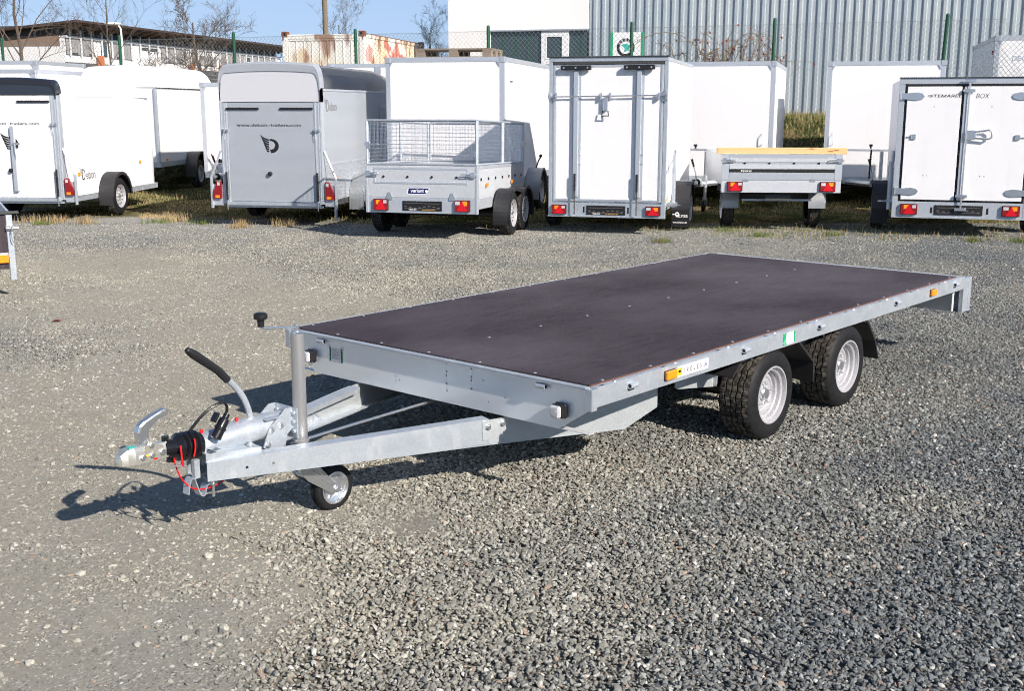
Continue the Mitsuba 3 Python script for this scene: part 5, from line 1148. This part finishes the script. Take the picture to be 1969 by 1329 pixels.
for q_ in range(-18, n_):
    for s in (-1, 1):
        xa = x0 + q_ * pit * .9379; a = np.array([xa, fence_y(xa), 1.42]); run = H * .97
        if s < 0: a = a + fu * run
        b = a + fu * run * s + np.array([0, 0, H])
        w.add(tube([a + fn_ * .003 * s, b + fn_ * .003 * s], .0030, 3, False))
kk2 = put(f'{kfe}__wire_mesh', w, 'wire_grey', smooth=False); labels[kk2] = {'kind': 'stuff'}
for z in (ZF - .10, 2.45, 1.45):
    put(f'{kfe}__tension_wire', MB().cyl(np.array([x0, fence_y(x0), z]), np.array([x1, fence_y(x1), z]), .004, 5), 'wire_grey')

# ------------------------------------------------------------------ hall behind the fence
MHa = frame((0, 36.0, 0), (1, -.264)); hx = lambda x: x * 1.0343
kh_ = thing('industrial_hall', 'large hall behind the fence, left part white, right part ribbed grey metal', 'building')
wx0, wx1, gx1, HZ = hx(-1.966), hx(2.28), hx(26), 10.5
put(f'{kh_}__wall', MB().bx(wx0, wx1, .0, .25, 3.97, HZ).bx(wx0, hx(-.676), .0, .25, 0.5, 3.968).bx(hx(-.675), wx1, .0, .25, .5, 2.3).bx(wx0, wx0 + .25, .251, 14, .5, HZ).bx(wx1, gx1, .10, .30, .5, HZ), 'white_render', MHa, False)
win = new(f'{kh_}__window')
a, b = hx(-.665), wx1 - .01
puts(win, MB().bx(a, b, .17, .20, 2.31, 3.95), 'dark_grey', MHa, False)
put(f'{win}__lintel_profile', MB().bx(a - .02, b, -.02, .05, 3.94, 3.99), 'aluminium', MHa, False)
fx0, fx1 = hx(.875), hx(1.70)
edges = [a, hx(-.30), hx(.10), hx(.45), fx0]
for e0, e1 in list(zip(edges[:-1], edges[1:])) + [(fx1, hx(2.06)), (hx(2.06), b)]:
    put(f'{win}__pane', MB().bx(e0 + .02, e1 - .02, .12, .135, 2.33, 3.925), 'pane_dark', MHa, False)
    put(f'{win}__mullion', MB().bx(e0 - .018, e0 + .018, .10, .165, 2.32, 3.93), 'fence_green', MHa, False)
fr = new(f'{win}__casement')
for (x0_, x1_, z0_, z1_) in ((fx0, fx0 + .12, 2.32, 3.93), (fx1 - .16, fx1, 2.32, 3.93), (fx0 + .12, fx1 - .16, 3.80, 3.93), (fx0 + .12, fx1 - .16, 2.95, 3.10)):
    puts(new(fr), MB().bx(x0_, x1_, .04, .11, z0_, z1_, .004), 'frame_white', MHa, False)
put(f'{win}__pane', MB().bx(fx0 + .17, fx1 - .21, .07, .08, 3.15, 3.76), 'pane_dark', MHa, False)
for (x0_, x1_, z0_, z1_) in ((fx0 + .125, fx0 + .17, 3.105, 3.795), (fx1 - .21, fx1 - .165, 3.105, 3.795), (fx0 + .1705, fx1 - .2105, 3.762, 3.795), (fx0 + .1705, fx1 - .2105, 3.105, 3.148)):
    put(f'{win}__sash', MB().bx(x0_, x1_, .03, .085, z0_, z1_, .003), 'frame_white', MHa, False)
pitch = .2586; per = 4
xs_ = wx1 + .03
while xs_ < gx1 - 1:
    pf = []
    for q_ in range(per):
        o = xs_ + q_ * pitch
        pf += [(o, .0), (o + .105, .0), (o + .128, -.050), (o + .205, -.050), (o + .2285, .0)]
    pf += [(xs_ + per * pitch, .0)]
    back = [(x, y + .012) for x, y in pf[::-1]]
    put(f'{kh_}__cladding_sheet', MB().prism(Polygon(pf + back), (0, .06, .5), (1, 0, 0), (0, 1, 0), HZ - .5), ('hall_sheet', 'hall_sheet_faded', 'hall_sheet')[int(xs_ * 7.3) % 3], MHa, False)
    xs_ += per * pitch + .001
# white sack with a trade sign behind the fence
ks = thing('sack', 'big white sack with a round black and green emblem, behind a fence post', 'sack')
SC = np.array([2.73, 28.0]); MS = frame((SC[0], SC[1], 0), (1, -.25))
m = trimesh.creation.icosphere(4, 1.0); v = m.vertices
v = np.sign(v) * np.abs(v) ** .55 * [.43, .38, .75]; v = v * (1 + .10 * (meshkit.fbm(m.vertices * 3.1 + 4, 4, 2) - .5)[:, None]); m.vertices = v + [0, .30, 2.20]
puts(f'{ks}__bag', m, 'sack_white', MS, True)
put(f'{ks}__sign_board', MB().bx(-.36, .33, -.005, .02, 2.78, 3.42, .003), 'white_panel', MS, False)
for x in (-.40, .335): put(f'{ks}__green_bar', MB().bx(x, x + .065, -.012, .024, 2.86, 3.425, .003), 'print_green', MS, False)
em = new(f'{ks}__emblem'); ec = np.array([-.03, -.006, 3.07])
put(f'{em}__ring', MB().prism(Point(0, 0).buffer(.215, 24).difference(Point(0, 0).buffer(.145, 24)), ec, (1, 0, 0), (0, 0, 1), .002), 'print_black', MS, False)
put(f'{em}__disc', MB().prism(Point(0, 0).buffer(.144, 24), ec, (1, 0, 0), (0, 0, 1), .002), 'print_white', MS, False)
wing = Polygon(np.vstack([bez([(-.11, .05), (-.02, .12), (.08, .10), (.10, .0)], 12), bez([(.10, .0), (.08, -.08), (.0, -.10), (-.06, -.11)], 10), bez([(-.06, -.11), (.0, -.04), (-.02, .0), (-.11, .05)], 10)])).buffer(0)
put(f'{em}__arrow', MB().prism(wing, ec + [0, -.0022, 0], (1, 0, 0), (0, 0, 1), .0015), 'print_teal', MS, False)
for ch, an in zip('ŠKODA', (145, 117, 90, 63, 35)):
    t = math.radians(an); d_ = np.array([math.cos(t), 0, math.sin(t)])
    put(f'{em}__lettering', text(ch, .048, ec + [0, -.0022, 0] + d_ * .157, (d_[2], 0, -d_[0]), d_, 1.0, True), 'print_white', MS, False)
for x in (-.25, .25): put(f'{ks}__lifting_loop', MB().tube([(x - .06, .25, 2.88), (x - .05, .15, 3.05), (x + .03, .15, 3.06), (x + .06, .25, 2.90)], .014, 6), 'sack_white', MS)

# ------------------------------------------------------------------ container, pole, lamp
MC = park(-4.13, 33.0, 11.7)
kc2 = thing('shipping_container', 'white shipping container streaked with rust and flaking red paint, behind the fence', 'container')
Wc, Lc, zb, zt = 2.44, 6.06, 1.25, 3.72
put(f'{kc2}__end_wall', MB().bx(-Wc + .08, -.08, .03, .06, zb + .15, zt - .16), 'container_paint', MC, False)
for q_, x in enumerate(np.linspace(-Wc + .18, -.16, 10)): put(f'{kc2}__end_rib', MB().bx(x - .012, x + .012, .008, .0295, zb + .15, zt - .17, .004), 'container_paint', MC, False)
put(f'{kc2}__end_header', MB().bx(-Wc + .09, -.09, .0, .10, zt - .155, zt - .03, .01).bx(-Wc + .09, -.09, .005, .05, zt - .20, zt - .158), 'container_paint', MC, False)
put(f'{kc2}__side_wall', MB().bx(-.06, -.03, .10, Lc - .1, zb + .15, zt - .12).bx(-Wc + .03, -Wc + .06, .10, Lc - .1, zb + .15, zt - .12), 'container_paint', MC, False)
for y in np.arange(.25, Lc - .2, .28): put(f'{kc2}__side_rib', MB().prism([(y, -.03), (y + .05, -.003), (y + .12, -.003), (y + .17, -.03)], (0, 0, zb + .15), (0, 1, 0), (-1, 0, 0), .001) if False else MB().bx(-.0295, -.004, y, y + .11, zb + .15, zt - .13, .008), 'container_paint', MC, False)
for x0_ in (-.09, -Wc): put(f'{kc2}__top_rail', MB().bx(x0_, x0_ + .09, .10, Lc - .1, zt - .118, zt - .02, .008), 'container_paint', MC, False); put(f'{kc2}__rail_edge', MB().bx(x0_ - .004, x0_ + .096, .12, Lc - .12, zt - .0195, zt - .004), 'rust', MC, False)
put(f'{kc2}__roof', MB().bx(-Wc + .09, -.09, .10, Lc - .1, zt - .06, zt - .03), 'container_paint', MC, False); put(f'{kc2}__floor', MB().bx(-Wc + .05, -.05, .03, Lc, zb, zb + .15), 'rust', MC, False)
for x in (-.15, -Wc):
    for y in (-.01, Lc - .17):
        put(f'{kc2}__corner_post', MB().bx(x, x + .15, y, y + .16, zb, zt - .10, .01), 'container_paint', MC, False)
        cc = put(f'{kc2}__corner_casting', MB().bx(x - .012, x + .162, y - .012, y + .172, zt - .10, zt + .055, .012).prism([(x - .02, zt - .02), (x + .05, zt - .2), (x + .06, zt + .05)] if x < -1 else [(x + .11, zt - .18), (x + .17, zt - .02), (x + .09, zt + .05)], (0, y - .002, 0), (1, 0, 0), (0, 0, 1), .02), 'rust' if y < 1 else 'container_paint', MC, False)
        put(f'{cc}__hole', MB().bx(x + .04, x + .11, y - .0155, y - .0121, zt - .06, zt + .02), 'print_black', MC, False)
kpo = thing('wooden_pole', 'tall pale wooden pole rising behind the rusty container', 'pole')
puts(kpo, MB().cyl((-9.42, 60, 1), (-9.50, 60, 11.5), .15, 14, .12), 'bark_pale')
kla = thing('street_lamp', 'white street lamp with a flat head, left of centre above the fence', 'street lamp')
put(f'{kla}__pole', MB().tube([(-19.75, 60, 1.2), (-19.85, 60, 5.55), (-19.95, 60, 5.72)], [.07, .05, .045], 10), 'white_plain')
put(f'{kla}__head', MB().ball((-20.25, 60, 5.80), .42, 3, (1, .5, .22)), 'white_plain', smooth=True)

# ------------------------------------------------------------------ long building far left
MQ = frame((-48.9, 129.0, 0), (.216, .976)); LB = 57.5
kbu = thing('long_building', 'long white two-storey building with a wide dark overhanging roof, far left', 'building')
put(f'{kbu}__wall', MB().bx(0, LB, 0, 12, 1.0, 9.28), 'white_render', MQ, False)
put(f'{kbu}__clerestory', MB().bx(.2, LB - .2, .5, 11.8, 9.281, 10.4), 'dark_grey', MQ, False)
rf = new(f'{kbu}__roof')
rm = trimesh.convex.convex_hull(np.array([(x, y, z) for x in (-1.2, LB + 1.5) for y, z in ((-2.3, 10.62), (-2.3, 10.86), (13.2, 9.30), (13.2, 9.55))]))
puts(rf, rm, 'eaves_brown', MQ, False)
for x in np.arange(.6, LB, 2.1):
    put(f'{rf}__rafter', MB().add(trimesh.convex.convex_hull(np.array([(x + dx, y, z) for dx in (0, .22) for y, z in ((-2.2, 10.55), (-2.2, 10.615), (.4, 9.75), (.4, 10.35))]))), 'rafter_brown', MQ, False)
    put(f'{kbu}__post', MB().bx(x - .06, x + .06, -.35, -.22, 7.2, 10.05), 'frame_white', MQ, False)
put(f'{kbu}__parapet', MB().bx(-.1, LB, -.30, -.005, 9.1, 9.30), 'frame_white', MQ, False)
for a, b, z0_, z1_, m_ in ((.1, 5.5, 7.25, 9.0, 'blind_grey'), (7.0, 8.2, 7.3, 8.9, 'pane_dark'), (9.0, 13.7, 7.15, 8.9, 'blind_grey'), (16.0, 17.4, 8.45, 8.8, 'pane_dark'), (17.8, 19.6, 8.4, 8.8, 'pane_dark'), (20.6, 27.0, 7.1, 8.95, 'blind_grey'), (28.2, 30.2, 8.5, 8.85, 'pane_dark'), (28.6, 35.6, 7.1, 8.4, 'blind_grey'), (36.5, 44.5, 7.1, 8.85, 'blind_grey'), (45.3, 46.6, 8.2, 8.8, 'pane_dark'), (47.2, 55.7, 7.1, 8.85, 'blind_grey')):
    wn = put(f'{kbu}__window', MB().bx(a, b, -.06, -.004, z0_, z1_), 'dark_grey', MQ, False)
    n_ = max(1, int((b - a) / 1.05)); d_ = (b - a) / n_
    for q_ in range(n_): put(f'{wn}__pane', MB().bx(a + q_ * d_ + .04, a + (q_ + 1) * d_ - .04, -.10, -.061, z0_ + (.28 if m_ == 'blind_grey' and q_ % 3 == 1 else .06), z1_ - .05), m_, MQ, False)
for x in (5.6, 27.2, 36.0): put(f'{kbu}__chimney', MB().bx(x, x + .55, -.9, -.36, 6.2, 7.35), 'chimney_orange', MQ, False)
put(f'{kbu}__canopy', MB().add(trimesh.convex.convex_hull(np.array([(x, y, z) for x in (-.2, LB) for y, z in ((-3.0, 4.6), (-3.0, 4.75), (-.005, 6.35), (-.005, 6.5))]))), 'dark_grey', MQ, False)
for z in (5.15, 5.75): put(f'{kbu}__canopy_strip', MB().bx(-.1, LB, -3.0 + (z - 4.6) * 1.72 - .15, -3.0 + (z - 4.6) * 1.72, z + .03, z + .20), 'print_grey', MQ, False)
put(f'{kbu}__gable_panel', MB().bx(-.06, -.004, .6, 11.5, 8.2, 9.27), 'rafter_brown', MQ, False)

# ------------------------------------------------------------------ bare trees and shrubs
def grow(base, h, r0, seed, spread=.55, levels=4, kids=(5, 5, 5, 4), first=.25, up=.35, wob=.06):
    R = np.random.default_rng(seed); trunk, crown = MB(), MB()
    def branch(p, d, ln, r, lv):
        n = 5 if lv < 2 else 3; pts = [p]; dd = d
        for q_ in range(n):
            dd = dd + R.normal(0, wob * (1 + lv), 3) + np.array([0, 0, up * .12]); dd /= np.linalg.norm(dd); pts.append(pts[-1] + dd * ln / n)
        pts = np.array(pts); rr = np.linspace(r, r * (.35 if lv else .30), n + 1)
        (trunk if lv == 0 else crown).add(tube(pts, rr, 7 if lv == 0 else 4 if lv < 3 else 3, lv == 0))
        if lv >= levels: return
        for q_ in range(kids[lv]):
            f = first + (1 - first) * (q_ + R.uniform(.2, .9)) / kids[lv] if lv == 0 else R.uniform(.25, 1)
            i_ = min(int(f * n), n - 1); o = pts[i_] + (pts[i_ + 1] - pts[i_]) * (f * n - i_)
            side = R.normal(size=3); side -= dd * (side @ dd); side /= np.linalg.norm(side)
            nd = dd * (1 - spread) + side * spread + np.array([0, 0, up]); nd /= np.linalg.norm(nd)
            branch(o, nd, ln * R.uniform(.38, .62) * (1.15 - .5 * f if lv == 0 else 1), max(np.interp(f, [0, 1], [rr[0], rr[-1]]) * (.42 if lv == 0 else .55), .0055), lv + 1)
    branch(np.array(base, float), np.array([0, 0, 1.0]), h, r0, 0)
    return trunk, crown
def tree(label, base, h, r0, seed, mt='bark', cat='tree', **k):
    t = thing('bare_tree' if cat == 'tree' else 'bare_shrub', label, cat); tr, cr = grow(base, h, r0, seed, **k)
    put(f'{t}__trunk', tr, mt); put(f'{t}__crown', cr, mt, smooth=False)
tree('leafless tree at the far left in front of the gable of the long building', (-18.2, 43.5, 1.4), 6.0, .085, 3, kids=(11, 6, 5, 4), first=.12, spread=.6)
tree('slim leafless tree beside the street lamp, in front of the long building', (-17.3, 51, 1.4), 5.4, .06, 5, kids=(9, 5, 4, 3), first=.1)
tree('spreading leafless tree left of the silver trailer, forked low', (-10.0, 38.5, 1.4), 3.0, .075, 8, kids=(10, 7, 6, 4), first=.05, spread=.62)
tree('small leafless treetop rising behind the rusty container beside the wooden pole', (-8.9, 60, 1.4), 4.4, .07, 12, kids=(8, 6, 5, 3), first=.3)
tree('thin leafless tree left of the white hall wall, above the pallet', (-3.3, 52, 1.4), 3.5, .06, 15, kids=(9, 6, 5, 3), first=.1)
tree('low leafless bush behind the fence under the street lamp', (-10.6, 34.5, 1.4), 1.5, .03, 21, 'bark', 'shrub', kids=(9, 6, 4, 3), first=.02, spread=.6)
tree('low leafless bush behind the fence, right of the street lamp', (-9.2, 34.0, 1.4), 1.5, .03, 22, 'bark', 'shrub', kids=(9, 6, 4, 3), first=.02, spread=.6)
# rose with red hips
kr = thing('rose_bush', 'rambling leafless rose with red hips leaning on the fence before the ribbed hall', 'shrub')
R = np.random.default_rng(31); cn, hips, tw, lf = MB(), [], MB(), MB()
for q_ in range(30):
    x = 4.05 + R.uniform(-.6, 1.2); b = np.array([x, fence_y(x) + .55 + R.uniform(-.1, .3), 1.45])
    dx = R.normal(0, .75); top = R.uniform(1.2, 2.2)
    e = b + np.array([dx, R.normal(0, .15), top * R.uniform(.45, .9)])
    pts = bez([b, b + [dx * .15, 0, top * .8], b + [dx * .6, 0, top * 1.15], e], 14)
    cn.add(tube(pts, np.linspace(.015, .006, 14), 5, False))
    for z_ in range(9):
        p = pts[R.integers(5, 14)]; d_ = R.normal(size=3) * [.22, .10, .16]
        tp = bez([p, p + d_ * .5 + [0, 0, .05], p + d_], 5); tw.add(tube(tp, .0048, 3, False))
        if p[0] > 3.9 and R.random() < .36: hips.append(tp[-1] + [0, 0, -.02])
        if R.random() < .10: lf.add(trimesh.Trimesh(tp[-1] + R.normal(0, .035, (4, 3)), [[0, 1, 2], [0, 2, 3]], process=False))
put(f'{kr}__cane', cn, 'bark_pale'); labels[put(f'{kr}__twigs', tw, 'twig_brown', smooth=False)] = {'kind': 'stuff'}; put(f'{kr}__withered_leaves', lf, 'dry_leaf', smooth=False)
hm = MB()
for p in hips: hm.ball(p, .021, 1, (1, 1, 1.25))
kx = put(f'{kr}__hips', hm, 'rosehip', smooth=True); labels[kx] = {'kind': 'stuff'}

# ------------------------------------------------------------------ grass: verge under the trailers, tufts, dry grass on the bank
def blades(n, fx, h0, h1, wdt, seed, lean=.5):
    R = np.random.default_rng(seed); xy, hs = fx(R, n); n = len(xy)
    z = ground_z(xy[:, 0], xy[:, 1]) - .004; h = R.uniform(h0, h1, n) * hs; a = R.uniform(0, 6.283, n); l = R.uniform(.1, lean, n) * h
    b = np.stack([xy[:, 0], xy[:, 1], z], 1); s = np.stack([np.cos(a), np.sin(a), 0 * a], 1) * (wdt * R.uniform(.6, 1.4, n))[:, None] / 2
    ln = np.stack([-np.sin(a), np.cos(a), 0 * a], 1) * np.sign(R.normal(size=n))[:, None]
    m1 = b + ln * (l * .35)[:, None] + np.array([0, 0, 1]) * (h * .6)[:, None]; t = b + ln * l[:, None] + np.array([0, 0, 1]) * (h * .95)[:, None]
    v = np.stack([b - s, b + s, m1 - s * .7, m1 + s * .7, t], 1).reshape(-1, 3)
    f = (np.array([[0, 1, 3], [0, 3, 2], [2, 3, 4]])[None] + (np.arange(n) * 5)[:, None, None]).reshape(-1, 3)
    return trimesh.Trimesh(v, f, process=False), np.repeat(R.uniform(0, 1, (n, 2)), 5, 0)
def grass_mat(name, c0, c1, c2):
    def fn(p, n, uv): return MIX(MIX(c0, c1, uv.x), c2, SS(.45, .75, FB(p.x * 1.7, p.y * 1.7, 2.0, 3)) * .8)
    scene[name] = {'type': 'twosided', 'bsdf': {'type': 'diffuse', 'reflectance': mikit.proc(fn)}}
grass_mat('grass_green', (.085, .125, .032), (.20, .235, .075), (.25, .215, .10))
grass_mat('grass_straw', (.34, .255, .135), (.50, .40, .24), (.40, .29, .15))
def verge(R, n):
    xy = np.stack([R.uniform(-9, 9.5, n), R.uniform(14.6, 23.5, n)], 1); p = np.stack([xy[:, 0], xy[:, 1], 0 * xy[:, 0]], 1)
    v = xy[:, 1] + .35 * xy[:, 0] + 2.6 * (meshkit.fbm(p * .9 + [0, 0, 3.0], 3, 4) - .5)
    keep = (v > 16.2) & (meshkit.fbm(p * 1.6, 3, 12) + R.uniform(-.12, .12, n) > .44); return xy[keep], np.ones(keep.sum())
def bank(R, n):
    x = R.uniform(-9, 9, n); d = R.uniform(-4.2, 2.0, n); return np.stack([x, fence_y(x) + d], 1), np.interp(d, [-3.5, -1.2, -.2, .8], [.25, .45, 1.0, .6])
def tufts(cs, spread):
    def fx(R, n):
        c = np.array(cs, float)[R.integers(0, len(cs), n)]; return c[:, :2] + R.normal(0, 1, (n, 2)) * spread * c[:, 2:3], np.ones(n)
    return fx
def patch(R, n):
    xy = np.stack([R.uniform(-6.4, -3.9, n), R.uniform(17.5, 21.0, n)], 1); p = np.stack([xy[:, 0], xy[:, 1], 0 * xy[:, 0]], 1)
    keep = meshkit.fbm(p * 1.3, 3, 33) > .42; return xy[keep], np.ones(keep.sum())
for key, mt, lab, parts in (
    ('grass', 'grass_green', 'short green grass and moss along the back edge of the yard and on the bank', [(48000, verge, .03, .075, .006, 41), (42000, bank, .06, .17, .011, 42), (1500, tufts([(-5.25, 17.0, 1), (-4.6, 16.9, 1.1), (-6.9, 16.8, .8), (3.3, 15.2, .7), (4.3, 15.3, .7), (5.9, 14.6, .6), (6.5, 14.5, 1), (1.9, 14.5, .6), (3.0, 15.9, 1)], .10), .04, .10, .006, 43)]),
    ('dry_grass', 'grass_straw', 'dry straw-coloured grass tufts at the yard edge and along the crest of the bank', [(30000, verge, .03, .10, .006, 51), (24000, bank, .10, .30, .009, 52), (16000, patch, .02, .06, .006, 54), (1900, tufts([(-5.0, 17.25, 1), (-7.2, 17.2, 1.4), (-6.8, 17.1, 1), (-3.9, 16.3, 1), (-3.3, 16.6, 1), (6.7, 14.55, 1), (-5.3, 17.6, 1.2), (5.4, 18.9, 1.0), (-6.3, 16.9, 1)], .09), .05, .17, .005, 53)])):
    ms, us = zip(*[blades(*a) for a in parts])
    scene[key] = mikit.ply(trimesh.util.concatenate(ms), mt, smooth=False, uv=np.vstack(us)); labels[key] = {'label': lab, 'category': 'grass', 'kind': 'stuff'}
